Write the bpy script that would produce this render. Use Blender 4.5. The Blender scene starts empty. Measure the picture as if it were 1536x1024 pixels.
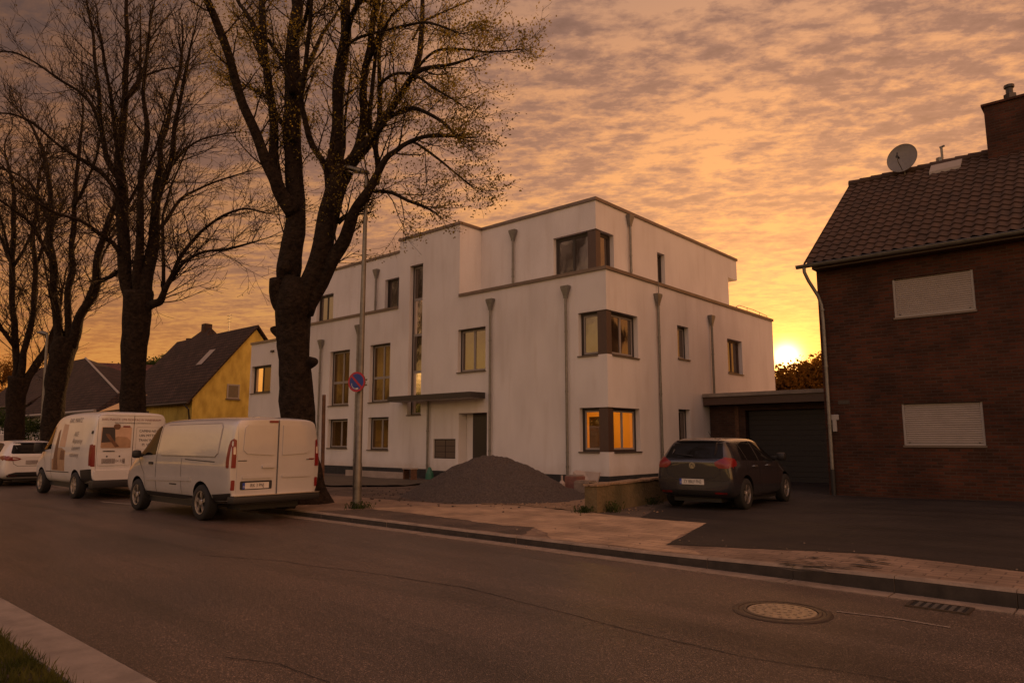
import bpy, bmesh, math, random
from mathutils import Vector, Matrix, noise as mnoise
from mathutils.bvhtree import BVHTree
R = math.radians
random.seed(7)
SC = bpy.context.scene
COL = SC.collection
# ------------------------------------------------------------------ camera
H = 1.5
YAW, PITCH, FPX = R(41.68), math.atan(148 / 1059), 1059.0
cam = bpy.data.objects.new('camera', bpy.data.cameras.new('camera')); COL.objects.link(cam)
cam.location = (0, 0, H); cam.rotation_euler = (R(90) + PITCH, 0, YAW)
cam.data.sensor_width = 36; cam.data.lens = 36 * FPX / 1536
cam.data.clip_start = 0.05; cam.data.clip_end = 3000
SC.camera = cam
# ------------------------------------------------------------------ light
SUN_AZ, SUN_EL = R(20.3), R(6.25)          # azimuth to the left of +Y
SUNV = Vector((-math.sin(SUN_AZ) * math.cos(SUN_EL), math.cos(SUN_AZ) * math.cos(SUN_EL), math.sin(SUN_EL)))
SC.view_settings.view_transform = 'Standard'; SC.view_settings.look = 'None'
SC.view_settings.exposure = 0.0; SC.view_settings.gamma = 1.0; SC.view_settings.use_curve_mapping = False
sun = bpy.data.objects.new('sun', bpy.data.lights.new('sun', 'SUN')); COL.objects.link(sun)
sun.data.energy = 3.6; sun.data.angle = R(0.6); sun.data.color = (1.0, 0.50, 0.18)
sun.rotation_euler = (-SUNV).to_track_quat('-Z', 'Y').to_euler(); sun.location = SUNV * 60

def N(nt, t, **k):
    n = nt.nodes.new(t)
    for a, b in k.items(): setattr(n, a, b)
    return n
def L(nt, a, b): nt.links.new(a, b)
def math_n(nt, op, a, b=None, c=None, clamp=False):
    n = N(nt, 'ShaderNodeMath', operation=op); n.use_clamp = clamp
    for i, v in enumerate((a, b, c)):
        if v is None: continue
        if isinstance(v, (int, float)): n.inputs[i].default_value = v
        else: L(nt, v, n.inputs[i])
    return n.outputs[0]
def ramp(nt, fac, stops, interp='LINEAR'):
    n = N(nt, 'ShaderNodeValToRGB'); n.color_ramp.interpolation = interp
    e = n.color_ramp.elements
    while len(e) < len(stops): e.new(0.5)
    for i, (p, c) in enumerate(stops):
        e[i].position = p
        e[i].color = (c, c, c, 1) if isinstance(c, (int, float)) else (*c, 1)
    L(nt, fac, n.inputs[0]); return n.outputs[0]
def mixc(nt, fac, a, b, mode='MIX'):
    n = N(nt, 'ShaderNodeMix', data_type='RGBA', blend_type=mode)
    for i, v in ((0, fac), (6, a), (7, b)):
        if isinstance(v, (int, float)): n.inputs[i].default_value = v
        elif isinstance(v, tuple): n.inputs[i].default_value = (*v, 1)
        else: L(nt, v, n.inputs[i])
    return n.outputs[2]

world = bpy.data.worlds.new('World'); SC.world = world; world.use_nodes = True
def at_dir(px, py):
    f = Vector((-math.sin(YAW) * math.cos(PITCH), math.cos(YAW) * math.cos(PITCH), math.sin(PITCH))); r = Vector((math.cos(YAW), math.sin(YAW), 0)); u = r.cross(f)
    return (f * FPX + r * (px - 768) - u * (py - 512)).normalized()
def build_world():
    nt = world.node_tree; nt.nodes.clear()
    out = N(nt, 'ShaderNodeOutputWorld')
    tc = N(nt, 'ShaderNodeTexCoord').outputs['Generated']
    nrm = N(nt, 'ShaderNodeVectorMath', operation='NORMALIZE'); L(nt, tc, nrm.inputs[0]); d = nrm.outputs[0]
    sep = N(nt, 'ShaderNodeSeparateXYZ'); L(nt, d, sep.inputs[0])
    z = sep.outputs[2]
    zc = math_n(nt, 'MAXIMUM', z, 0.0)
    dt = N(nt, 'ShaderNodeVectorMath', operation='DOT_PRODUCT'); L(nt, d, dt.inputs[0]); dt.inputs[1].default_value = SUNV
    s = math_n(nt, 'MAXIMUM', dt.outputs['Value'], 0.0)
    sg = dt.outputs['Value']
    # height colours of the evening sky: clear bands and cloud undersides
    base = ramp(nt, zc, [(0.0, (.90, .30, .045)), (.10, (.86, .33, .065)), (.22, (.62, .275, .13)), (.36, (.49, .235, .14)), (.55, (.33, .175, .125)), (1.0, (.22, .15, .14))])
    lit = ramp(nt, zc, [(0.0, (1.0, .40, .06)), (.12, (1.0, .45, .10)), (.25, (1.0, .44, .14)), (.42, (.90, .41, .17)), (.60, (.50, .28, .19)), (1.0, (.30, .20, .17))])
    # cloud deck: directions projected on a flat layer high above
    den = math_n(nt, 'ADD', zc, 0.09)
    div = N(nt, 'ShaderNodeVectorMath', operation='DIVIDE'); L(nt, d, div.inputs[0])
    cmb = N(nt, 'ShaderNodeCombineXYZ')
    for i in range(3): L(nt, den, cmb.inputs[i])
    L(nt, cmb.outputs[0], div.inputs[1])
    m0 = N(nt, 'ShaderNodeMapping'); m0.inputs['Rotation'].default_value = (0, 0, -YAW + R(8)); L(nt, div.outputs[0], m0.inputs[0])
    mp = N(nt, 'ShaderNodeMapping'); mp.inputs['Scale'].default_value = (0.80, 1.25, 0); mp.inputs['Location'].default_value = (3.1, 1.7, 0); L(nt, m0.outputs[0], mp.inputs[0])
    n1 = N(nt, 'ShaderNodeTexNoise'); n1.inputs['Scale'].default_value = 1.7; n1.inputs['Detail'].default_value = 9; n1.inputs['Roughness'].default_value = .62; n1.inputs['Distortion'].default_value = .1
    L(nt, mp.outputs[0], n1.inputs[0])
    n2 = N(nt, 'ShaderNodeTexNoise'); n2.inputs['Scale'].default_value = 13.0; n2.inputs['Detail'].default_value = 10; n2.inputs['Roughness'].default_value = .66; n2.inputs['Distortion'].default_value = .12
    L(nt, mp.outputs[0], n2.inputs[0])
    mask = math_n(nt, 'ADD', math_n(nt, 'MULTIPLY', n1.outputs[0], .44), math_n(nt, 'MULTIPLY', n2.outputs[0], .56))
    cl = ramp(nt, mask, [(.46, 0.0), (.51, .42), (.57, 1.0)])
    dk = ramp(nt, mask, [(.38, .76), (.48, 1.0)])
    c = mixc(nt, cl, base, lit)
    c = mixc(nt, 1.0, c, dk, 'MULTIPLY')
    # brightness falls away from the sun; raised again behind the camera as added fill
    fall_fill = ramp(nt, math_n(nt, 'MULTIPLY_ADD', sg, .5, .5), [(0.0, (1.62, 2.25, 3.5)), (.40, (1.30, 1.70, 2.5)), (.62, (.80, .70, .58)), (.74, (1.08, .90, .64)), (.88, (.96, .93, .90)), (.96, (1.05, 1.03, 1.0)), (1.0, (1.12, 1.08, 1.0))])
    c = mixc(nt, 1.0, c, fall_fill, 'MULTIPLY')
    dq = N(nt, 'ShaderNodeVectorMath', operation='DOT_PRODUCT'); L(nt, d, dq.inputs[0]); dq.inputs[1].default_value = (at_dir(-60, -120))
    dk2 = math_n(nt, 'POWER', math_n(nt, 'MAXIMUM', dq.outputs['Value'], 0.0), 8.0)          # darker, heavier cloud high on the left
    c = mixc(nt, math_n(nt, 'MULTIPLY', dk2, .85, clamp=True), c, (.060, .042, .040))
    def glow(p, col):
        g = math_n(nt, 'POWER', s, p)
        m = N(nt, 'ShaderNodeVectorMath', operation='SCALE'); m.inputs[0].default_value = col; L(nt, g, m.inputs['Scale'])
        return m.outputs[0]
    for p, col in ((7, (.05, .014, .0)), (30, (.20, .055, .0)), (130, (.45, .14, .002)), (900, (1.0, .42, .05)), (9000, (9, 5.2, 2.0))):
        a = N(nt, 'ShaderNodeVectorMath', operation='ADD'); L(nt, c, a.inputs[0]); L(nt, glow(p, col), a.inputs[1]); c = a.outputs[0]
    # added warm glow out of view on the right, brightens side walls and ground
    dl = N(nt, 'ShaderNodeVectorMath', operation='DOT_PRODUCT'); L(nt, d, dl.inputs[0]); dl.inputs[1].default_value = Vector((.75, .05, .66)).normalized()
    gl = math_n(nt, 'POWER', math_n(nt, 'MAXIMUM', dl.outputs['Value'], 0.0), 5.0)
    ms = N(nt, 'ShaderNodeVectorMath', operation='SCALE'); ms.inputs[0].default_value = (1.15, .46, .17); L(nt, gl, ms.inputs['Scale'])
    a = N(nt, 'ShaderNodeVectorMath', operation='ADD'); L(nt, c, a.inputs[0]); L(nt, ms.outputs[0], a.inputs[1]); c = a.outputs[0]
    # below the horizon: dull earth
    below = math_n(nt, 'GREATER_THAN', z, -0.004)
    c = mixc(nt, below, (.10, .06, .04), c)
    bg1 = N(nt, 'ShaderNodeBackground'); L(nt, c, bg1.inputs[0]); bg1.inputs[1].default_value = 1.0
    sky = N(nt, 'ShaderNodeTexSky', sky_type='NISHITA'); sky.sun_disc = False
    sky.sun_elevation = SUN_EL; sky.sun_rotation = -SUN_AZ; sky.dust_density = 3.0
    bg2 = N(nt, 'ShaderNodeBackground'); L(nt, sky.outputs[0], bg2.inputs[0]); bg2.inputs[1].default_value = 0.06
    mx = N(nt, 'ShaderNodeMixShader'); mx.inputs[0].default_value = .10
    L(nt, bg1.outputs[0], mx.inputs[1]); L(nt, bg2.outputs[0], mx.inputs[2]); L(nt, mx.outputs[0], out.inputs[0])
build_world()
world.cycles.sampling_method = 'MANUAL'; world.cycles.sample_map_resolution = 1024
SC.cycles.max_bounces = 6; SC.cycles.transparent_max_bounces = 12
SC.cycles.use_denoising = True

# ------------------------------------------------------------------ materials
def mat(name, col, rough=.6, metal=0, spec=.5, noise=None, bump=None, coat=0, emit=None, col2=None, coord='pos'):
    """noise=(scale, amount, detail); bump=(scale, strength, distance)"""
    m = bpy.data.materials.new(name); m.use_nodes = True; nt = m.node_tree
    b = nt.nodes['Principled BSDF']
    b.inputs['Base Color'].default_value = (*col, 1); b.inputs['Roughness'].default_value = rough
    b.inputs['Metallic'].default_value = metal; b.inputs['Specular IOR Level'].default_value = spec
    b.inputs['Coat Weight'].default_value = coat; b.inputs['Coat Roughness'].default_value = .05
    if emit: b.inputs['Emission Color'].default_value = (*emit[0], 1); b.inputs['Emission Strength'].default_value = emit[1]
    g = N(nt, 'ShaderNodeNewGeometry').outputs['Position'] if coord == 'pos' else N(nt, 'ShaderNodeTexCoord').outputs['Object']
    if noise:
        t = N(nt, 'ShaderNodeTexNoise'); t.inputs['Scale'].default_value = noise[0]; t.inputs['Detail'].default_value = noise[2] if len(noise) > 2 else 5
        t.inputs['Roughness'].default_value = .65
        L(nt, g, t.inputs[0])
        c2 = col2 or tuple(c * (1 - noise[1]) for c in col)
        r_ = ramp(nt, t.outputs[0], [(.35, c2), (.65, col)]); L(nt, r_, b.inputs['Base Color'])
    if bump:
        t = N(nt, 'ShaderNodeTexNoise'); t.inputs['Scale'].default_value = bump[0]; t.inputs['Detail'].default_value = 6
        L(nt, g, t.inputs[0])
        bp = N(nt, 'ShaderNodeBump'); bp.inputs['Strength'].default_value = bump[1]; bp.inputs['Distance'].default_value = bump[2]
        L(nt, t.outputs[0], bp.inputs['Height']); L(nt, bp.outputs[0], b.inputs['Normal'])
    return m

def plaster(name, c1, c2, sc=3):
    m = mat(name, c1, .9, spec=.2); nt = m.node_tree; b = nt.nodes['Principled BSDF']
    g = nt.nodes['Geometry'].outputs['Position'] if 'Geometry' in nt.nodes else N(nt, 'ShaderNodeNewGeometry').outputs['Position']
    mp = N(nt, 'ShaderNodeMapping'); mp.inputs['Scale'].default_value = (1, 1, .45); L(nt, g, mp.inputs[0])
    t = N(nt, 'ShaderNodeTexNoise'); t.inputs['Scale'].default_value = sc * .35; t.inputs['Detail'].default_value = 8; L(nt, mp.outputs[0], t.inputs[0])
    t3 = N(nt, 'ShaderNodeTexNoise'); t3.inputs['Scale'].default_value = 55; t3.inputs['Detail'].default_value = 3; L(nt, g, t3.inputs[0])
    c = ramp(nt, t.outputs[0], [(.3, c2), (.62, c1)])
    c = mixc(nt, 1.0, c, ramp(nt, t3.outputs[0], [(.3, .86), (.7, 1.0)]), 'MULTIPLY')
    sp = N(nt, 'ShaderNodeSeparateXYZ'); L(nt, g, sp.inputs[0])
    t4 = N(nt, 'ShaderNodeTexNoise'); t4.inputs['Scale'].default_value = 2.5; L(nt, g, t4.inputs[0])
    hh = math_n(nt, 'ADD', sp.outputs[2], math_n(nt, 'MULTIPLY', t4.outputs[0], .5))
    c = mixc(nt, 1.0, c, ramp(nt, hh, [(.45, (.80, .74, .66)), (1.0, (1, 1, 1))]), 'MULTIPLY')   # splash dirt at the foot
    m5 = N(nt, 'ShaderNodeMapping'); m5.inputs['Scale'].default_value = (2.2, 2.2, .3); L(nt, g, m5.inputs[0])
    t5 = N(nt, 'ShaderNodeTexNoise'); t5.inputs['Scale'].default_value = 1.6; t5.inputs['Detail'].default_value = 7; L(nt, m5.outputs[0], t5.inputs[0])
    c = mixc(nt, 1.0, c, ramp(nt, t5.outputs[0], [(.30, (.945, .93, .915)), (.46, (1, 1, 1))]), 'MULTIPLY')        # rain streaks
    L(nt, c, b.inputs['Base Color'])
    t2 = N(nt, 'ShaderNodeTexNoise'); t2.inputs['Scale'].default_value = 70; t2.inputs['Detail'].default_value = 4; L(nt, g, t2.inputs[0])
    bp = N(nt, 'ShaderNodeBump'); bp.inputs['Strength'].default_value = .6; bp.inputs['Distance'].default_value = .012
    L(nt, t2.outputs[0], bp.inputs['Height']); L(nt, bp.outputs[0], b.inputs['Normal'])
    return m

def brick_mat(name, c1, c2, mortar, w=.25, h=.077, ms=.011, zx=True):
    m = mat(name, c1, .85, spec=.25); nt = m.node_tree; b = nt.nodes['Principled BSDF']
    g = nt.nodes['Geometry'].outputs['Position'] if 'Geometry' in nt.nodes else N(nt, 'ShaderNodeNewGeometry').outputs['Position']
    sp = N(nt, 'ShaderNodeSeparateXYZ'); L(nt, g, sp.inputs[0])
    cb = N(nt, 'ShaderNodeCombineXYZ')
    if zx:
        L(nt, math_n(nt, 'ADD', sp.outputs[0], sp.outputs[1]), cb.inputs[0]); L(nt, sp.outputs[2], cb.inputs[1])
    else:
        L(nt, sp.outputs[0], cb.inputs[0]); L(nt, sp.outputs[1], cb.inputs[1])
    t = N(nt, 'ShaderNodeTexBrick'); L(nt, cb.outputs[0], t.inputs[0])
    t.inputs['Color1'].default_value = (*c1, 1); t.inputs['Color2'].default_value = (*c2, 1); t.inputs['Mortar'].default_value = (*mortar, 1)
    t.inputs['Scale'].default_value = 1; t.inputs['Mortar Size'].default_value = ms; t.inputs['Brick Width'].default_value = w; t.inputs['Row Height'].default_value = h
    n = N(nt, 'ShaderNodeTexNoise'); n.inputs['Scale'].default_value = 1.3; n.inputs['Detail'].default_value = 8; L(nt, g, n.inputs[0])
    c = mixc(nt, 1.0, t.outputs[0], ramp(nt, n.outputs[0], [(.3, .55), (.7, 1.1)]), 'MULTIPLY')
    L(nt, c, b.inputs['Base Color'])
    n2 = N(nt, 'ShaderNodeTexNoise'); n2.inputs['Scale'].default_value = 60; L(nt, g, n2.inputs[0])
    hgt = math_n(nt, 'ADD', math_n(nt, 'MULTIPLY', t.outputs[1], -1.0), math_n(nt, 'MULTIPLY', n2.outputs[0], .5))
    bp = N(nt, 'ShaderNodeBump'); bp.inputs['Strength'].default_value = .7; bp.inputs['Distance'].default_value = .01
    L(nt, hgt, bp.inputs['Height']); L(nt, bp.outputs[0], b.inputs['Normal'])
    return m

def asphalt(name, a, b_, spk, rough=(.5, .8), patch=.35, spec=.3):
    m = mat(name, a, .7, spec=spec); nt = m.node_tree; b = nt.nodes['Principled BSDF']
    g = nt.nodes['Geometry'].outputs['Position'] if 'Geometry' in nt.nodes else N(nt, 'ShaderNodeNewGeometry').outputs['Position']
    big = N(nt, 'ShaderNodeTexNoise'); big.inputs['Scale'].default_value = patch; big.inputs['Detail'].default_value = 7; L(nt, g, big.inputs[0])
    mp = N(nt, 'ShaderNodeMapping'); mp.inputs['Scale'].default_value = (.12, 1.6, 1); L(nt, g, mp.inputs[0])
    tr = N(nt, 'ShaderNodeTexNoise'); tr.inputs['Scale'].default_value = 1.0; tr.inputs['Detail'].default_value = 4; L(nt, mp.outputs[0], tr.inputs[0])
    c = ramp(nt, big.outputs[0], [(.3, b_), (.7, a)])
    c = mixc(nt, 1.0, c, ramp(nt, tr.outputs[0], [(.3, .62), (.6, 1.10)]), 'MULTIPLY')
    v = N(nt, 'ShaderNodeTexVoronoi'); v.inputs['Scale'].default_value = 130; L(nt, g, v.inputs[0])
    sc = N(nt, 'ShaderNodeSeparateColor'); L(nt, v.outputs['Color'], sc.inputs[0])
    c = mixc(nt, 1.0, c, ramp(nt, sc.outputs[0], [(.0, .5), (.6, .95), (.88, 1.6), (1.0, spk)]), 'MULTIPLY')
    L(nt, c, b.inputs['Base Color'])
    n2 = N(nt, 'ShaderNodeTexNoise'); n2.inputs['Scale'].default_value = 45; n2.inputs['Detail'].default_value = 5; L(nt, g, n2.inputs[0])
    L(nt, ramp(nt, tr.outputs[0], [(.3, rough[0]), (.7, rough[1])]), b.inputs['Roughness'])
    hgt = math_n(nt, 'ADD', v.outputs['Distance'], n2.outputs[0])
    bp = N(nt, 'ShaderNodeBump'); bp.inputs['Strength'].default_value = .7; bp.inputs['Distance'].default_value = .008
    L(nt, hgt, bp.inputs['Height']); L(nt, bp.outputs[0], b.inputs['Normal'])
    return m

def foliage(name, c1, c2, trans=.5):
    m = bpy.data.materials.new(name); m.use_nodes = True; nt = m.node_tree; nt.nodes.clear()
    o = N(nt, 'ShaderNodeOutputMaterial'); g = N(nt, 'ShaderNodeNewGeometry')
    t = N(nt, 'ShaderNodeTexNoise'); t.inputs['Scale'].default_value = 3; L(nt, g.outputs['Position'], t.inputs[0])
    c = ramp(nt, t.outputs[0], [(.35, c1), (.65, c2)])
    d = N(nt, 'ShaderNodeBsdfDiffuse'); tr = N(nt, 'ShaderNodeBsdfTranslucent'); L(nt, c, d.inputs[0]); L(nt, c, tr.inputs[0])
    mx = N(nt, 'ShaderNodeMixShader'); mx.inputs[0].default_value = trans
    L(nt, d.outputs[0], mx.inputs[1]); L(nt, tr.outputs[0], mx.inputs[2]); L(nt, mx.outputs[0], o.inputs[0]); return m

def window_glass(name, dark, refl, tint=(1, 1, 1), rough=.02, ior=1.5):
    """insulated glazing seen from outside: a dark room behind, a strong mirror in front, slight waviness"""
    m = bpy.data.materials.new(name); m.use_nodes = True; nt = m.node_tree; nt.nodes.clear()
    o = N(nt, 'ShaderNodeOutputMaterial'); g = N(nt, 'ShaderNodeNewGeometry')
    d = N(nt, 'ShaderNodeBsdfDiffuse'); d.inputs[0].default_value = (*dark, 1)
    gl = N(nt, 'ShaderNodeBsdfGlossy'); gl.inputs[0].default_value = (*tint, 1); gl.inputs['Roughness'].default_value = rough
    t = N(nt, 'ShaderNodeTexNoise'); t.inputs['Scale'].default_value = 1.7; L(nt, g.outputs['Position'], t.inputs[0])
    bp = N(nt, 'ShaderNodeBump'); bp.inputs['Strength'].default_value = .25; bp.inputs['Distance'].default_value = .02
    L(nt, t.outputs[0], bp.inputs['Height']); L(nt, bp.outputs[0], gl.inputs['Normal'])
    lw = N(nt, 'ShaderNodeFresnel'); lw.inputs[0].default_value = ior
    f = math_n(nt, 'ADD', lw.outputs[0], refl, clamp=True)
    mx = N(nt, 'ShaderNodeMixShader'); L(nt, f, mx.inputs[0]); L(nt, d.outputs[0], mx.inputs[1]); L(nt, gl.outputs[0], mx.inputs[2])
    L(nt, mx.outputs[0], o.inputs[0]); return m
def clear_glass(name, refl, tint=(1, 1, 1)):
    m = bpy.data.materials.new(name); m.use_nodes = True; nt = m.node_tree; nt.nodes.clear()
    o = N(nt, 'ShaderNodeOutputMaterial')
    d = N(nt, 'ShaderNodeBsdfTransparent'); d.inputs[0].default_value = (*tint, 1)
    gl = N(nt, 'ShaderNodeBsdfGlossy'); gl.inputs['Roughness'].default_value = .02
    lw = N(nt, 'ShaderNodeFresnel'); lw.inputs[0].default_value = 1.45
    mx = N(nt, 'ShaderNodeMixShader'); L(nt, math_n(nt, 'ADD', lw.outputs[0], refl, clamp=True), mx.inputs[0]); L(nt, d.outputs[0], mx.inputs[1]); L(nt, gl.outputs[0], mx.inputs[2])
    L(nt, mx.outputs[0], o.inputs[0]); return m

M = {}
M['white_wall'] = plaster('white_render', (.80, .76, .73), (.70, .66, .63))
M['yellow_wall'] = plaster('yellow_render', (.66, .50, .12), (.44, .31, .07), 8)
M['pale_wall'] = plaster('pale_render', (.5, .46, .42), (.40, .37, .34))
M['plinth'] = mat('dark_plinth', (.035, .035, .034), .85, noise=(6, .4))
M['coping'] = mat('coping_metal', (.20, .15, .12), .42, metal=.5, noise=(2, .25))
M['dark_frame'] = mat('dark_window_frame', (.035, .026, .022), .45)
M['brown_panel'] = mat('brown_corner_panel', (.085, .050, .036), .5, noise=(8, .15))
M['sash'] = mat('grey_window_sash', (.30, .27, .25), .45)
M['sill'] = mat('sill_metal', (.13, .10, .085), .4, metal=.4)
M['zinc'] = mat('zinc_pipe', (.23, .22, .20), .45, metal=.6, noise=(9, .3))
M['glass'] = window_glass('window_glass', (.022, .014, .010), .14, (.92, .82, .74), .07)
M['glass_amber'] = window_glass('amber_window_glass', (.040, .020, .008), .06, (.95, .72, .45), .12)
M['clear'] = clear_glass('clear_window_glass', .10)
M['car_glass'] = window_glass('car_glass', (.010, .010, .010), .02, (.55, .5, .45), ior=1.25)
M['door_dark'] = mat('dark_door', (.03, .024, .020), .35)
M['brick'] = brick_mat('red_brick', (.095, .030, .015), (.044, .018, .010), (.065, .040, .028))
M['brick_brown'] = brick_mat('brown_brick', (.09, .045, .03), (.06, .03, .02), (.07, .055, .045))
M['roof_tile'] = mat('clay_pantile', (.066, .033, .019), .75, noise=(2.3, .5, 8), bump=(22, .5, .02))
M['roof_dark'] = brick_mat('dark_roof_tiles', (.070, .040, .030), (.050, .030, .023), (.012, .009, .008), .28, .20, .02)
M['roof_red'] = brick_mat('red_roof_tiles', (.16, .055, .045), (.12, .042, .036), (.04, .02, .02), .28, .22, .02)
M['shutter'] = mat('roller_shutter', (.33, .28, .24), .55, noise=(4, .12))
M['bark'] = mat('bark', (.034, .023, .016), .95, spec=.15, noise=(7, .65, 10), bump=(11, 1.0, .09))
M['twig'] = mat('twig_bark', (.025, .016, .011), .9, spec=.1)
M['leaf_yellow'] = foliage('spring_leaves', (.17, .13, .03), (.30, .22, .045), .5)
M['leaf_bud'] = foliage('bud_leaves', (.12, .085, .03), (.20, .14, .04), .55)
M['leaf_green'] = foliage('green_leaves', (.03, .05, .015), (.07, .09, .03), .4)
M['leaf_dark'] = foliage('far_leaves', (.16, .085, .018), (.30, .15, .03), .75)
M['grass'] = foliage('grass', (.05, .06, .015), (.11, .11, .03), .3)
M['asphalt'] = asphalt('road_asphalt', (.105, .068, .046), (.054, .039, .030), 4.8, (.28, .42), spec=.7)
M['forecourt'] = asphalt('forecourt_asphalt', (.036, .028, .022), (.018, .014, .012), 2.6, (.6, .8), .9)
M['concrete'] = mat('concrete', (.30, .25, .20), .85, noise=(3, .35, 9), bump=(40, .5, .01))
M['kerb_face_shade'] = mat('shade_tinted_kerb_face', (.05, .040, .032), .9, noise=(6, .5, 8))  # kerb concrete darkened in colour for the shaded road-side face
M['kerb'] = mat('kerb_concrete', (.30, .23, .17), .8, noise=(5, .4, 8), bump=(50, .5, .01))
M['old_wall'] = mat('mossy_concrete', (.16, .115, .055), .95, noise=(1.3, .6, 3), col2=(.075, .06, .025), bump=(18, .8, .03))
M['soil'] = mat('soil', (.12, .085, .06), .95, noise=(1.5, .55, 10), bump=(14, .9, .06))
M['gravel'] = mat('gravel', (.40, .27, .16), .95, noise=(28, .6, 6), bump=(30, 1.0, .05))
M['pile'] = mat('grey_grit', (.115, .092, .078), .95, noise=(24, .65, 8), bump=(26, 1.0, .06))
M['earth'] = mat('earth', (.09, .07, .045), .95, noise=(.3, .5, 8))
M['iron'] = mat('cast_iron', (.10, .075, .055), .42, metal=.6, noise=(25, .4), bump=(60, .5, .01))
M['worn_iron'] = mat('worn_cast_iron', (.36, .30, .24), .38, metal=.7, noise=(14, .35), bump=(30, .35, .01))
M['hole'] = mat('black_void', (.004, .004, .004), .9)
M['line'] = mat('worn_road_paint', (.34, .28, .22), .8, noise=(20, .6, 8))
M['galv'] = mat('galvanised_steel', (.20, .185, .165), .42, metal=.65, noise=(7, .3))
M['white_paint'] = mat('white_vehicle_paint', (.66, .64, .61), .30, coat=.5, noise=(1.2, .12), coord='obj')
M['van_paint'] = mat('silver_white_paint', (.50, .48, .46), .25, metal=.15, coat=.9, noise=(1.0, .10), coord='obj')
M['dark_paint'] = mat('dark_grey_paint', (.030, .029, .034), .24, metal=.3, coat=.9, coord='obj')
M['black_plastic'] = mat('black_plastic', (.012, .011, .011), .55)
M['seam'] = mat('panel_gap', (.02, .018, .017), .7)
M['rubber'] = mat('tyre_rubber', (.012, .011, .010), .8)
M['rim'] = mat('alloy_rim', (.42, .38, .34), .35, metal=.7)
M['red_lens'] = mat('red_lens', (.17, .006, .006), .3, coat=.15)
M['clear_lens'] = mat('clear_lens', (.55, .45, .38), .2, coat=1)
M['chrome'] = mat('chrome', (.55, .52, .48), .2, metal=.9)
M['plate'] = mat('plate_white', (.60, .56, .50), .45)
M['plate_blue'] = mat('plate_blue', (.01, .05, .32), .45)
M['ink'] = mat('black_ink', (.02, .018, .017), .6)
M['ink_red'] = mat('dark_red_ink', (.22, .06, .045), .6)
M['ink_grey'] = mat('grey_ink', (.19, .16, .15), .6)
M['decal_brown'] = mat('brown_decal', (.20, .095, .05), .5, noise=(6, .4))
M['decal_tan'] = mat('tan_decal', (.42, .26, .15), .5, noise=(5, .3))
M['decal_peach'] = mat('peach_decal', (.60, .40, .27), .5, noise=(5, .15))
M['decal_dark'] = mat('dark_decal', (.045, .035, .032), .5)
M['sign_blue'] = mat('sign_blue', (.012, .035, .20), .45)
M['sign_red'] = mat('sign_red', (.36, .014, .025), .45)
M['wood'] = mat('weathered_wood', (.15, .075, .04), .85, noise=(9, .5))
M['red_shutter'] = mat('red_shutter', (.26, .03, .02), .6)
M['board'] = mat('pale_board', (.40, .33, .27), .8, noise=(3, .2))
M['block'] = mat('red_block', (.26, .12, .09), .85, noise=(8, .3))
M['green_plastic'] = mat('green_plastic', (.02, .12, .07), .5)
M['dish'] = mat('dish_metal', (.20, .18, .165), .5, noise=(5, .2))
M['room_wall'] = mat('warm_room_wall', (.80, .50, .12), .8, emit=((1.0, .42, .045), .05))  # faint emission on the walls stands in for lamp light in the room
M['lamp_on'] = mat('lit_ceiling_lamp', (1, .8, .5), .5, emit=((1.0, .60, .16), 2.0))
M['curtain'] = mat('curtain', (.35, .18, .06), .9)

# ------------------------------------------------------------------ object helpers
def tag(o, label=None, cat=None, group=None, kind=None):
    if label: o['label'] = label
    if cat: o['category'] = cat
    if group: o['group'] = group
    if kind: o['kind'] = kind
    return o
def thing(name, label, cat, loc=(0, 0, 0), rz=0, group=None):
    o = bpy.data.objects.new(name, None); COL.objects.link(o); o.empty_display_size = .2
    o.location = loc; o.rotation_euler = (0, 0, rz); return tag(o, label, cat, group)
def at(px, py, D):
    """a point of the place seen at a direction, D metres ahead"""
    f = Vector((-math.sin(YAW) * math.cos(PITCH), math.cos(YAW) * math.cos(PITCH), math.sin(PITCH)))
    r = Vector((math.cos(YAW), math.sin(YAW), 0)); u = r.cross(f)
    return Vector((0, 0, H)) + (f * FPX + r * (px - 768) - u * (py - 512)) * (D / FPX)
def on(px, py, z=None, Y=None, X=None):
    d = at(px, py, 1) - Vector((0, 0, H))
    t = (z - H) / d.z if z is not None else (Y / d.y if Y is not None else X / d.x)
    return Vector((0, 0, H)) + d * t

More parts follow.
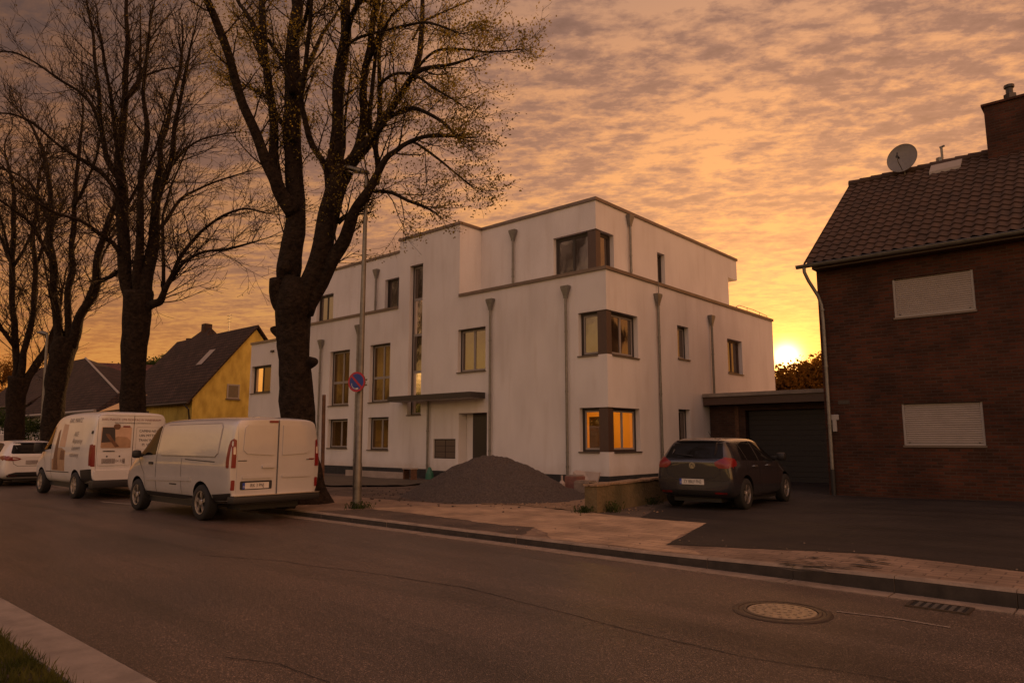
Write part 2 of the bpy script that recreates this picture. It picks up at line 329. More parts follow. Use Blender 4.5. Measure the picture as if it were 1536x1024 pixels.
class MB:
    def __init__(s): s.v = []; s.f = []; s.m = []
    def add(s, vs, fs, mi=0):
        n = len(s.v); s.v += [tuple(p) for p in vs]; s.f += [[i + n for i in f] for f in fs]; s.m += [mi] * len(fs); return s
    def box(s, x0, x1, y0, y1, z0, z1, mi=0, bev=0):
        if x1 < x0: x0, x1 = x1, x0
        if y1 < y0: y0, y1 = y1, y0
        if z1 < z0: z0, z1 = z1, z0
        if bev:
            b = min(bev, (x1 - x0) * .45, (y1 - y0) * .45, (z1 - z0) * .45)
            bm = bmesh.new(); bmesh.ops.create_cube(bm, size=1)
            for v in bm.verts: v.co = Vector(((x0 + x1) / 2 + v.co.x * (x1 - x0), (y0 + y1) / 2 + v.co.y * (y1 - y0), (z0 + z1) / 2 + v.co.z * (z1 - z0)))
            bmesh.ops.bevel(bm, geom=list(bm.edges), offset=b, segments=2, affect='EDGES', profile=.5)
            bm.verts.index_update()
            r = s.add([v.co for v in bm.verts], [[v.index for v in f.verts] for f in bm.faces], mi); bm.free(); return r
        v = [(x, y, z) for z in (z0, z1) for y in (y0, y1) for x in (x0, x1)]
        return s.add(v, [(0, 2, 3, 1), (4, 5, 7, 6), (0, 1, 5, 4), (2, 6, 7, 3), (0, 4, 6, 2), (1, 3, 7, 5)], mi)
    def tube(s, pts, rads, n=8, mi=0, cap=True, wob=0):
        pts = [Vector(p) for p in pts]
        if isinstance(rads, (int, float)): rads = [rads] * len(pts)
        base = len(s.v); ref = None
        for i, p in enumerate(pts):
            t = (pts[min(i + 1, len(pts) - 1)] - pts[max(i - 1, 0)])
            if t.length < 1e-9: t = Vector((0, 0, 1))
            t.normalize()
            if ref is None: ref = Vector((1, 0, 0)) if abs(t.x) < .8 else Vector((0, 1, 0))
            a = (ref - t * ref.dot(t)).normalized(); b = t.cross(a); ref = a
            for k in range(n):
                an = 2 * math.pi * k / n; rr = rads[i]
                if wob:
                    q = p * 1.3 + Vector((math.cos(an), math.sin(an), 0)) * .6
                    rr *= 1 + wob * mnoise.noise(q * 1.5)
                s.v.append(tuple(p + (a * math.cos(an) + b * math.sin(an)) * rr))
        for i in range(len(pts) - 1):
            for k in range(n):
                q = base + i * n; k2 = (k + 1) % n
                s.f.append([q + k, q + k2, q + n + k2, q + n + k]); s.m.append(mi)
        if cap:
            s.f.append([base + k for k in range(n)][::-1]); s.m.append(mi)
            q = base + (len(pts) - 1) * n; s.f.append([q + k for k in range(n)]); s.m.append(mi)
        return s
    def lathe(s, prof, c, axis='z', n=24, mi=0):
        """prof = (radius, height) pairs along axis"""
        base = len(s.v)
        for r, h in prof:
            for k in range(n):
                a = 2 * math.pi * k / n; u, w = r * math.cos(a), r * math.sin(a)
                s.v.append({'z': (c[0] + u, c[1] + w, c[2] + h), 'y': (c[0] + u, c[1] + h, c[2] + w), 'x': (c[0] + h, c[1] + u, c[2] + w)}[axis])
        for i in range(len(prof) - 1):
            for k in range(n):
                k2 = (k + 1) % n; q = base + i * n
                s.f.append([q + k, q + k2, q + n + k2, q + n + k]); s.m.append(mi)
        return s
    def prism(s, poly, f0, f1, mi=0):
        """poly of 2D points, f0/f1 map them to the two end faces"""
        n = len(poly); a = [f0(*p) for p in poly]; b = [f1(*p) for p in poly]
        return s.add(a + b, [list(range(n))[::-1], [n + i for i in range(n)]] + [[i, (i + 1) % n, n + (i + 1) % n, n + i] for i in range(n)], mi)
    def build(s, name, mats, parent=None, smooth=False, org=None, recalc=True, sharp=None):
        if not isinstance(mats, (list, tuple)): mats = [mats]
        me = bpy.data.meshes.new(name)
        vs = s.v
        if org is None and parent is not None and parent.get('_w'):
            org = root_of(parent).location
        if org is not None: vs = [(x - org[0], y - org[1], z - org[2]) for x, y, z in vs]
        me.from_pydata(vs, [], s.f)
        for m in mats: me.materials.append(m if not isinstance(m, str) else M[m])
        if len(mats) > 1: me.polygons.foreach_set('material_index', s.m)
        if recalc and len(s.f) < 60000:
            bm = bmesh.new(); bm.from_mesh(me); bmesh.ops.recalc_face_normals(bm, faces=bm.faces); bm.to_mesh(me); bm.free()
        if smooth:
            me.polygons.foreach_set('use_smooth', [True] * len(me.polygons))
            if sharp is not None: me.set_sharp_from_angle(angle=R(sharp))
        me.update()
        o = bpy.data.objects.new(name, me); COL.objects.link(o)
        if parent is not None: o.parent = parent
        if parent is not None and parent.get('_w'): o['_w'] = 1
        return o
def root_of(o):
    while o.parent: o = o.parent
    return o
def wthing(name, label, cat, loc, group=None):
    """a thing whose parts are given in world coordinates"""
    o = thing(name, label, cat, loc, 0, group); o['_w'] = 1; return o
def lone(mb, name, mats, label, cat, org, group=None, **k):
    o = mb.build(name, mats, None, org=org, **k); o.location = org; return tag(o, label, cat, group)
def struct(mb, name, mats, **k): return tag(mb.build(name, mats, None, **k), kind='structure')

def cut_patch(poly, step):
    """2D polygon cut on a grid -> verts, faces"""
    bm = bmesh.new()
    bm.faces.new([bm.verts.new((p[0], p[1], 0)) for p in poly])
    xs = [p[0] for p in poly]; ys = [p[1] for p in poly]
    for lo, hi, no in ((min(xs), max(xs), (1, 0, 0)), (min(ys), max(ys), (0, 1, 0))):
        k = math.floor(lo / step) + 1
        while k * step < hi - 1e-5:
            co = (k * step, 0, 0) if no[0] else (0, k * step, 0)
            bmesh.ops.bisect_plane(bm, geom=list(bm.verts) + list(bm.edges) + list(bm.faces), plane_co=co, plane_no=no, dist=1e-6)
            k += 1
    bm.verts.index_update()
    v = [(q.co.x, q.co.y) for q in bm.verts]; f = [[q.index for q in fa.verts] for fa in bm.faces]
    be = [[q.index for q in e.verts] for e in bm.edges if len(e.link_faces) == 1]
    bm.free(); return v, f, be
def text_mesh(txt, size, shear=0):
    cu = bpy.data.curves.new('t', 'FONT'); cu.body = txt; cu.size = size; cu.align_x = 'CENTER'; cu.align_y = 'CENTER'; cu.shear = shear; cu.resolution_u = 2
    o = bpy.data.objects.new('t', cu); COL.objects.link(o); bpy.context.view_layer.update()
    me = bpy.data.meshes.new_from_object(o)
    v = [(p.co.x, p.co.y) for p in me.vertices]; f = [list(p.vertices) for p in me.polygons]
    bpy.data.objects.remove(o); bpy.data.curves.remove(cu); bpy.data.meshes.remove(me); return v, f

# ------------------------------------------------------------------ ground
def sstep(a, b, x):
    t = max(0, min(1, (x - a) / (b - a))); return t * t * (3 - 2 * t)
def gz(x, y=0): return .10 + .05 * sstep(-5.2, -1.8, x)
def sheet(name, poly, m, dz=0, step=.6, rough=0, flat=None, grp=None):
    v, f, _ = cut_patch(poly, step)
    mb = MB(); mb.add([(x, y, (gz(x, y) if flat is None else flat) + dz + (rough * mnoise.noise(Vector((x * 1.7, y * 1.7, 3))) if rough else 0)) for x, y in v], f)
    return struct(mb, name, m, recalc=False, smooth=True)
def ragged(poly, amp=.05, st=.18):
    out = []
    for i in range(len(poly)):
        a, b = Vector((*poly[i], 0)), Vector((*poly[(i + 1) % len(poly)], 0)); n = max(1, int((b - a).length / st)); q = Vector((-(b - a).y, (b - a).x, 0)).normalized() if (b - a).length else Vector()
        for k in range(n):
            p = a.lerp(b, k / n); p += q * amp * (mnoise.noise(p * 1.6) + .6 * mnoise.noise(p * 6)); out.append((p.x, p.y))
    return out
def pw(pts, z=.1): return [(p.x, max(p.y, 8.14)) for p in [on(px, py, z=z) for px, py in pts]]

struct(MB().add([(-700, -120, -.06), (250, -120, -.06), (250, 700, -.06), (-700, 700, -.06)], [(0, 1, 2, 3)]), 'ground', 'earth')
struct(MB().add([(-200, 1.99, 0), (60, 1.99, 0), (60, 7.95, 0), (-200, 7.95, 0)], [(0, 1, 2, 3)]), 'road', 'asphalt')
# gutter stones along the kerb
g = MB(); x = -70
while x < 20:
    g.box(x + .006, x + .99, 7.70, 7.945, -.05, .006 + .002 * random.random()); x += 1.0
struct(g, 'gutter', 'kerb')
g = MB(); x = -70
while x < 20:
    z0, z1 = gz(x), gz(x + .99); e = random.uniform(-.004, .004)
    v = [(x + .008, 7.955 + e, -.05), (x + .992, 7.955 + e, -.05), (x + .992, 8.09, -.05), (x + .008, 8.09, -.05), (x + .008, 7.975 + e, z0 + .012), (x + .992, 7.975 + e, z1 + .012), (x + .992, 8.09, z1 + .012), (x + .008, 8.09, z0 + .012),
         (x + .008, 7.955 + e, z0 - .01), (x + .992, 7.955 + e, z1 - .01)]
    v = [(a + (-.005 if k in (0, 3, 4, 7, 8) else .005), b, c) for k, (a, b, c) in enumerate(v)]
    g.add(v, [(0, 1, 9, 8)], 1); g.add(v, [(8, 9, 5, 4), (4, 5, 6, 7), (3, 2, 6, 7), (0, 3, 7, 4, 8), (1, 2, 6, 5, 9)]); x += 1.0
struct(g, 'kerb', ['kerb', 'kerb_face_shade'], recalc=False)
sheet('site_soil', [(-90, 8.09), (20, 8.09), (20, 60), (-90, 60)], 'soil', 0, .5, .006)
M['paving'] = brick_mat('old_paving', (.32, .225, .155), (.25, .18, .125), (.16, .115, .085), .30, .15, .008, zx=False)
M['pave_sunlit'] = brick_mat('paving_painted_sun', (.50, .35, .22), (.40, .285, .185), (.24, .17, .115), .40, .20, .008, zx=False)  # paler tan stands in for low sun falling on the paving
sheet('pavement', [(-90, 8.09), (12, 8.09), (12, 10.35), (-6.6, 10.35), (-7.4, 10.9), (-9.2, 11.2), (-14.0, 10.8), (-20, 10.6), (-90, 10.6)], 'paving', .006, .5, .006)
sheet('painted_sun_patch', ragged(pw([(556, 763), (620, 759), (690, 757), (764, 755), (830, 763), (897, 771), (962, 777), (1060, 785), (1000, 818), (1040, 842), (960, 838), (880, 826), (815, 812), (801, 791), (753, 788), (640, 773)]), .10), 'pave_sunlit', .010, .5, .006)  # pool of sunlight laid on the pavement as a paler sheet
sheet('dirt_patch', ragged(pw([(470, 767), (556, 764), (640, 773), (753, 787), (801, 791), (790, 800), (745, 808), (690, 800), (600, 788), (520, 777)]), .10), 'soil', .010, .5, .006)
sheet('gravel_patch', ragged(pw([(700, 750), (760, 746), (905, 748), (905, 768), (890, 770), (830, 764), (764, 757), (720, 757)]), .14), 'gravel', .018, .25, .02)
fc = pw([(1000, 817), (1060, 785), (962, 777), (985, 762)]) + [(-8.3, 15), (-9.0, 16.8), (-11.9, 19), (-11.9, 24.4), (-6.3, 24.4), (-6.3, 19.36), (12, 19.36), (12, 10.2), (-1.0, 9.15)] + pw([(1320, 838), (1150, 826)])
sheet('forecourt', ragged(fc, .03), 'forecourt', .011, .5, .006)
# near kerb strip and verge
struct(MB().box(-80, 20, 1.62, 1.965, -.05, .035, bev=.0), 'near_kerb', 'concrete')
struct(MB().add([(-80, 1.95, .003), (20, 1.95, .003), (20, 2.01, .003), (-80, 2.01, .003)], [(0, 1, 2, 3)]), 'kerb_joint', 'hole')
struct(MB().add([(-80, -40, .01), (20, -40, .01), (20, 1.63, .01), (-80, 1.63, .01)], [(0, 1, 2, 3)]), 'verge', 'earth')
g = MB()
for i in range(15000):
    x = random.uniform(-9.5, -4.2); y = 1.63 - abs(random.gauss(0, .45)) + random.uniform(-.02, .03)
    if y > 1.60 and random.random() < .5: y -= .05
    h = random.uniform(.03, .10); a = random.random() * 6.28; w = .0035; dx, dy = math.cos(a) * w, math.sin(a) * w; lx, ly = random.gauss(0, .025), random.gauss(0, .025)
    g.add([(x - dx, y - dy, .0), (x + dx, y + dy, .0), (x + lx * .5 + dx * .6, y + ly * .5 + dy * .6, h * .6), (x + lx, y + ly, h)], [(0, 1, 2, 3)])
tag(g.build('grass', 'grass', recalc=False), 'dull green grass verge behind the near kerb', 'grass', kind='stuff')

# crack lines and worn paint on the road
def streak(name, pts, w, m, z=.004, jit=.02, n=90):
    pts = [Vector((*p, 0)) for p in pts]; v = []; f = []
    tot = len(pts) - 1
    for i in range(n + 1):
        t = i / n * tot; k = min(int(t), tot - 1); p = pts[k].lerp(pts[k + 1], t - k)
        d = (pts[k + 1] - pts[k]).normalized(); q = Vector((-d.y, d.x, 0))
        p = p + q * (jit * mnoise.noise(Vector((p.x * 1.1, p.y, 0))) * 3 + jit * .5 * mnoise.noise(Vector((p.x * 6, p.y, 5))))
        ww = w * (.35 + .9 * abs(mnoise.noise(Vector((p.x * 3.1, 1, 0))))) if jit > .005 else w * (.9 + .2 * mnoise.noise(Vector((p.x * 9, 2, 0))))
        v += [tuple(p - q * ww + Vector((0, 0, z))), tuple(p + q * ww + Vector((0, 0, z)))]
        if i: f.append((2 * i - 2, 2 * i, 2 * i + 1, 2 * i - 1))
    struct(MB().add(v, f), name, m, recalc=False)
def gr(*pts): return [tuple(on(a, b, z=0)[:2]) for a, b in pts]
streak('road_crack', gr((300, 832), (430, 842), (700, 881), (1000, 958), (1110, 983), (1290, 1012), (1500, 1050)), .012, 'seam', n=200)
streak('road_crack', gr((340, 985), (420, 995), (500, 1022)), .010, 'seam')
streak('lane_line', gr((1255, 917), (1340, 927), (1425, 941)), .020, 'line', z=.005, jit=.002)
streak('lane_line', gr((150, 752), (215, 758)), .05, 'line', z=.005, jit=.002)
# churned, broken surface next to the kerb
cr_ = MB()
for k in range(46):
    a = on(random.uniform(1180, 1330), random.uniform(836, 862), z=.14)
    ang = random.uniform(-.5, .5); l = random.uniform(.05, .22); d = Vector((math.cos(ang), math.sin(ang), 0)) * l
    z = gz(a.x) + .022; n = Vector((-d.y, d.x, 0)).normalized() * random.uniform(.010, .034)
    cr_.add([(a.x - d.x, a.y - d.y, z), (a.x - n.x, a.y - n.y, z), (a.x + d.x, a.y + d.y, z), (a.x + n.x, a.y + n.y, z)], [(0, 1, 2, 3)])
struct(cr_, 'pavement_crack', 'seam', recalc=False)

# manhole
mc = on(1173, 917, z=0)
r = wthing('manhole_cover', 'round cast iron manhole cover in the road near the kerb', 'manhole cover', (mc.x, mc.y, 0))
g = MB(); g.lathe([(.30, .004), (.30, .012), (.325, .012), (.335, .006), (.36, .006), (.37, .012), (.40, .011), (.42, .003)], mc, n=64); g.build('frame', 'iron', r, smooth=True, sharp=30)
g = MB(); g.lathe([(.0, .010), (.285, .010), (.295, .004)], mc, n=64)
for ring in range(3):
    for k in range(8 + 6 * ring):
        a = 2 * math.pi * k / (8 + 6 * ring); rr = .07 + .085 * ring
        g.box(mc.x + rr * math.cos(a) - .012, mc.x + rr * math.cos(a) + .012, mc.y + rr * math.sin(a) - .012, mc.y + rr * math.sin(a) + .012, .008, .0145)
g.build('cover', 'worn_iron', r)
dc = on(1409, 911, z=0); x0, x1, y0, y1 = dc.x - .25, dc.x + .25, dc.y - .15, dc.y + .15
r = wthing('drain_grate', 'slotted iron storm drain grate set in the gutter', 'drain', (dc.x, dc.y, 0))
g = MB(); g.box(x0, x1, y0, y0 + .03, -.04, .014); g.box(x0, x1, y1 - .03, y1, -.04, .014); g.box(x0, x0 + .03, y0 + .03, y1 - .03, -.04, .014); g.box(x1 - .03, x1, y0 + .03, y1 - .03, -.04, .014)
g.build('frame', 'iron', r)
g = MB()
for k in range(6): g.box(x0 + .068 + k * .067, x0 + .068 + k * .067 + .034, y0 + .03, y1 - .03, -.03, .0125)
g.build('bars', 'galv', r)
MB().box(x0 + .03, x1 - .03, y0 + .03, y1 - .03, -.03, .008).build('pit', 'hole', r)

# ------------------------------------------------------------------ building tools
def mapper(kind, plane):
    """u along the wall, w outward, z up"""
    return (lambda u, w, z: (u, plane - w, z)) if kind == 'front' else (lambda u, w, z: (plane + w, u, z))
def mbox(mb, mp, u0, u1, w0, w1, z0, z1, mi=0, bev=0):
    a = mp(u0, w0, z0); b = mp(u1, w1, z1); mb.box(a[0], b[0], a[1], b[1], a[2], b[2], mi, bev)
def wall(mb, mp, u0, u1, z0, z1, holes):
    """holes = (u0,u1,z0,z1,depth,skip) ; skip names the reveals to leave out (l r t b)"""
    us = sorted({u0, u1} | {h[i] for h in holes for i in (0, 1)}); zs = sorted({z0, z1} | {h[i] for h in holes for i in (2, 3)})
    us = [u for u in us if u0 <= u <= u1]; zs = [z for z in zs if z0 <= z <= z1]
    for i in range(len(us) - 1):
        for j in range(len(zs) - 1):
            cu, cz = (us[i] + us[i + 1]) / 2, (zs[j] + zs[j + 1]) / 2
            if any(h[0] < cu < h[1] and h[2] < cz < h[3] for h in holes): continue
            mb.add([mp(us[i], 0, zs[j]), mp(us[i + 1], 0, zs[j]), mp(us[i + 1], 0, zs[j + 1]), mp(us[i], 0, zs[j + 1])], [(0, 1, 2, 3)])
    for h in holes:
        a, b, c, d, dep = h[:5]; sk = h[5] if len(h) > 5 else ''
        for key, (p, q) in {'l': ((a, c), (a, d)), 'r': ((b, c), (b, d)), 't': ((a, d), (b, d)), 'b': ((a, c), (b, c))}.items():
            if key in sk: continue
            mb.add([mp(p[0], 0, p[1]), mp(q[0], 0, q[1]), mp(q[0], -dep, q[1]), mp(p[0], -dep, p[1])], [(0, 1, 2, 3)])
def window(parent, mp, u0, u1, z0, z1, rec=.16, cols=(.5,), rows=(), pane='glass', sill=True, frame='dark_frame', sash='sash', skip='', fw=.06, name='window', label=None):
    f = MB(); sides = dict(l=(u0, u0 + fw, z0, z1), r=(u1 - fw, u1, z0, z1), t=(u0, u1, z1 - fw, z1), b=(u0, u1, z0, z0 + fw))
    e = .002
    mbox(f, mp, u0 + (fw if 'l' not in skip else 0), u1 - (fw if 'r' not in skip else 0), -rec - .05, -rec, z1 - fw, z1 - e)
    mbox(f, mp, u0 + (fw if 'l' not in skip else 0), u1 - (fw if 'r' not in skip else 0), -rec - .05, -rec, z0 + e, z0 + fw * .7)
    if 'l' not in skip: mbox(f, mp, u0 + e, u0 + fw, -rec - .05, -rec, z0 + e, z1 - e)
    if 'r' not in skip: mbox(f, mp, u1 - fw, u1 - e, -rec - .05, -rec, z0 + e, z1 - e)
    w = f.build(name, frame, parent)
    if label: w['label'] = label
    a0, a1 = u0 + (fw if 'l' not in skip else 0), u1 - (fw if 'r' not in skip else 0); b0, b1 = z0 + fw * .7, z1 - fw
    cu = [a0] + [a0 + (a1 - a0) * c for c in cols] + [a1]; cz = [b0] + [b0 + (b1 - b0) * c for c in rows] + [b1]
    s = MB(); t = .042
    for i in range(len(cu) - 1):
        for j in range(len(cz) - 1):
            p0, p1, q0, q1 = cu[i] + e, cu[i + 1] - e, cz[j] + e, cz[j + 1] - e
            mbox(s, mp, p0, p0 + t, -rec - .045, -rec - .012, q0, q1); mbox(s, mp, p1 - t, p1, -rec - .045, -rec - .012, q0, q1)
            mbox(s, mp, p0 + t, p1 - t, -rec - .045, -rec - .012, q0, q0 + t * 1.2); mbox(s, mp, p0 + t, p1 - t, -rec - .045, -rec - .012, q1 - t, q1)
            g = MB(); g.add([mp(p0 + t * .8, -rec - .034, q0 + t), mp(p1 - t * .8, -rec - .034, q0 + t), mp(p1 - t * .8, -rec - .034 - .004 * random.random(), q1 - t * .8), mp(p0 + t * .8, -rec - .034 - .004 * random.random(), q1 - t * .8)], [(0, 1, 2, 3)])
            g.build('pane', pane, w)
    s.build('sash', sash, w)
    if sill:
        g = MB(); mbox(g, mp, u0 - .03, u1 + .03, .0025, .045, z0 - .035, z0 + .004); mbox(g, mp, u0 + .003, u1 - .003, -rec + .002, .0022, z0 - .02, z0 + .002)
        g.build('sill', 'sill', w)
    return w
def downpipe(parent, mp, u, ztop, zbot, head=True, w=.09, r=.042, name='downpipe', m='zinc'):
    """conductor head on top of a round pipe"""
    g = MB()
    if head:
        a = mp(u, w, ztop); n = 4
        hw, hw2, dd = .15, .065, .085
        f0 = lambda s, q, z: mp(u + s, w + q, z)
        vs = []
        for s_, z in ((hw, ztop), (hw, ztop - .07), (hw2, ztop - .34), (hw2, ztop - .40)):
            q = dd * (s_ / hw) if s_ < hw else dd
            vs += [f0(-s_, -q, z), f0(s_, -q, z), f0(s_, q, z), f0(-s_, q, z)]
        fs = [(0, 1, 2, 3)] + [(4 * i + k, 4 * i + (k + 1) % 4, 4 * i + 4 + (k + 1) % 4, 4 * i + 4 + k) for i in range(3) for k in range(4)] + [(12, 13, 14, 15)]
        g.add(vs, fs)
    zt = ztop - (.38 if head else 0)
    g.tube([mp(u, w, zt), mp(u, w, zbot)], r, 12)
    z = zt - 1.1
    while z > zbot + .4:
        g.tube([mp(u, w, z - .02), mp(u, w, z + .02)], r * 1.25, 12); z -= 1.9
    g.tube([mp(u, w, zbot + .55), mp(u, w, zbot + .62)], r * 1.22, 12)
    return g.build(name, m, parent, smooth=True, sharp=35)

# ------------------------------------------------------------------ the white apartment building
XC, YF, YU, XU = -11.98, 17.80, 18.94, -13.11
XL, XL2, XT0, XT1, YB = -30.5, -33.6, -21.95, -18.45, 30.88
B = wthing('apartment_building', 'new white rendered three storey flat roofed apartment building with brown corner windows', 'building', (-20, 24, 0))
F, S = mapper('front', YF), mapper('side', XC)
FU, SU = mapper('front', YU), mapper('side', XU)
ZS = 6.73
fr_h = [(-26.6, -25.15, 2.98, 5.36, .2), (-23.73, -22.41, 3.03, 5.40, .2), (-18.50, -17.10, 3.93, 5.50, .2), (-26.6, -25.15, 1.17, 2.40, .2), (-23.73, -22.41, 1.12, 2.42, .2),
        (-21.28, -20.50, 2.46, ZS, .22, 't'), (-18.42, -17.01, .2, 2.46, .42), (-19.75, -18.57, .84, 1.55, .08), (-13.05, XC, 4.10, 5.47, .2, 'r'), (-13.05, XC, 1.15, 2.49, .2, 'r')]
sd_h = [(22.20, 23.02, 4.34, 5.52, .2), (26.2, 27.55, 4.12, 5.48, .2), (22.1, 22.92, 1.0, 2.57, .2), (YF, 19.58, 4.10, 5.47, .2, 'l'), (YF, 19.58, 1.15, 2.49, .2, 'l')]
g = MB()
wall(g, F, XL, XC, .0, ZS, fr_h)
wall(g, F, XT0, XT1, ZS, 9.5, [(-21.28, -20.50, ZS, 8.36, .22, 'b')])
wall(g, S, YF, YB, .0, ZS, sd_h)
wall(g, mapper('side', XT1), YF, YU, ZS, 9.5, []); wall(g, mapper('side', XT0), YF, YU, ZS, 9.5, [])
wall(g, FU, -30.3, XT0, 6.4, 9.5, [(-29.59, -28.21, 7.02, 8.43, .2), (-24.31, -23.32, 7.05, 8.45, .2)])
wall(g, FU, XT1, XU, 6.4, 9.5, [(-14.92, XU, 7.10, 8.51, .2, 'r')])
wall(g, SU, YU, 29.03, 6.4, 8.6, [(YU, 20.0, 7.10, 8.51, .2, 'l'), (22.93, 23.49, 7.25, 8.51, .2)])
wall(g, SU, YU, 29.95, 8.6, 9.5, [])
g.add([(XU, 29.03, 8.6), (XU, 29.95, 8.6), (-30.3, 29.95, 8.6), (-30.3, 29.03, 8.6)], [(0, 1, 2, 3)])
g.add([(XU, 29.03, 6.4), (XU, 29.03, 8.6), (-30.3, 29.03, 8.6), (-30.3, 29.03, 6.4)], [(0, 1, 2, 3)])
g.add([(XU, 29.95, 8.6), (XU, 29.95, 9.5), (-30.3, 29.95, 9.5), (-30.3, 29.95, 8.6)], [(0, 1, 2, 3)])
wall(g, mapper('side', -30.3), YU, 29.95, 6.4, 9.5, [])
g.add([(XC, YB, 0), (XC, YB, ZS), (XL2, YB, ZS), (XL2, YB, 0)], [(0, 1, 2, 3)])
# inner faces of the parapet and the terrace deck
g.add([(XC - .3, YF + .3, 6.45), (XL, YF + .3, 6.45), (XL, YB - .3, 6.45), (XC - .3, YB - .3, 6.45)], [(0, 1, 2, 3)])
g.add([(XC - .3, YF + .3, 6.4), (XC - .3, YF + .3, ZS), (XC - .3, YB - .3, ZS), (XC - .3, YB - .3, 6.4)], [(0, 1, 2, 3)])
# low left wing
wall(g, F, XL2, XL, 0, 6.3, [(-33.45, -31.58, 3.81, 5.17, .2), (-33.3, -32.0, 1.1, 2.5, .2)])
wall(g, mapper('side', XL2), YF, YB, 0, 6.3, []); wall(g, mapper('side', XL), YF, YB, 6.3, ZS, [])
g.build('wall', 'white_wall', B, recalc=False)
g = MB(); g.box(-30.28, XU - .02, YU + .02, 29.93, 9.40, 9.47); g.box(XT0 + .02, XT1 - .02, YF + .02, YU + .02, 9.40, 9.47); g.box(XL2 + .02, XL, YF + .02, YB - .02, 6.2, 6.28)
g.box(-12.3, -11.999, 30.0, 30.86, 6.2, 6.44); g.build('roof', 'plinth', B)
def cop(mb, x0, x1, y0, y1, z): mb.box(x0, x1, y0, y1, z, z + .105)
g = MB()                                   # copings, string course, roof edge
cop(g, XL - .03, XT0 - .002, YF - .05, YF + .3, ZS); cop(g, XT1 + .002, XC + .05, YF - .05, YF + .3, ZS)
cop(g, XC - .3, XC + .05, YF + .302, YB + .05, ZS)
cop(g, XT0 - .05, XT1 + .05, YF - .05, YF + .25, 9.5); cop(g, XT1 - .2, XT1 + .05, YF + .252, YU - .052, 9.5); cop(g, XT0 - .05, XT0 + .2, YF + .252, YU - .052, 9.5)
cop(g, -30.35, XU + .05, YU - .05, YU + .25, 9.5); cop(g, XU - .25, XU + .05, YU + .252, 30.0, 9.5)
cop(g, XL2 - .05, XL - .032, YF - .05, YF + .25, 6.3)
g.build('coping', 'coping', B)
g = MB(); mbox(g, F, XL2, -20.1, .0, .012, -.1, .44); mbox(g, F, -16.95, XC + .012, .0, .012, -.1, .44); mbox(g, S, YF, 24.0, .0, .012, -.1, .44)
mbox(g, F, -20.1, -18.42, .0, .010, -.1, .40); g.build('plinth', 'plinth', B)
# windows
window(B, F, -26.6, -25.15, 2.98, 5.36, cols=(.56,), rows=(.42,), pane='glass_amber')
window(B, F, -23.73, -22.41, 3.03, 5.40, cols=(.56,), rows=(.42,), pane='glass_amber')
window(B, F, -26.6, -25.15, 1.17, 2.40, cols=(.56,), pane='glass_amber')
window(B, F, -23.73, -22.41, 1.12, 2.42, cols=(.56,), pane='glass_amber')
window(B, F, -18.50, -17.10, 3.93, 5.50, cols=(.5,), pane='glass')
window(B, F, -21.28, -20.50, 2.46, 8.36, cols=(), rows=(.28, .53, .775), sash='sash', rec=.18, label='tall narrow stairwell window')
window(B, FU, -29.59, -28.21, 7.02, 8.43, cols=(.5,), sash='dark_frame'); window(B, FU, -24.31, -23.32, 7.05, 8.45, cols=(.72,), sash='dark_frame')
window(B, F, -33.45, -31.58, 3.81, 5.17, cols=(.45, .9), pane='glass_amber', sash='dark_frame'); window(B, F, -33.3, -32.0, 1.1, 2.5)
window(B, S, 22.20, 23.02, 4.34, 5.52, cols=(), fw=.07, pane='glass'); window(B, S, 26.2, 27.55, 4.12, 5.48, cols=(.5,), frame='brown_panel', sash='brown_panel')
window(B, S, 22.1, 22.92, 1.0, 2.57, cols=(), sill=False); window(B, SU, 22.93, 23.49, 7.25, 8.51, cols=(), sash='dark_frame')
def corner_window(Fm, Sm, xc, yf, x0, y1, z0, z1, cw, cs, fcols, scols, pane, lab, sash='sash'):
    window(B, Fm, x0, xc - cw, z0, z1, cols=fcols, pane=pane, label=lab, skip='r', sash=sash, fw=.09)
    window(B, Sm, yf + cs, y1, z0, z1, cols=scols, pane=pane, label=lab, skip='l', sash=sash, fw=.09)
    g = MB(); g.box(xc - cw, xc - .03, yf + .03, yf + .2, z0 + .003, z1 - .003); g.box(xc - .2, xc - .03, yf + .2, yf + cs, z0 + .003, z1 - .003)
    g.box(xc - .2, xc - .03, yf + .03, yf + .2, z0 + .003, z1 - .003) if False else None
    g.build('corner_panel', 'brown_panel', B)
corner_window(FU, SU, XU, YU, -14.92, 20.0, 7.10, 8.51, .36, .30, (.5,), (), 'glass', 'top floor corner window', 'dark_frame')
corner_window(F, S, XC, YF, -13.05, 19.58, 4.10, 5.47, .36, .30, (), (.5,), 'glass', 'middle floor corner window')
corner_window(F, S, XC, YF, -13.05, 19.58, 1.15, 2.49, .36, .30, (), (.5,), 'clear', 'ground floor corner window with warm light inside')
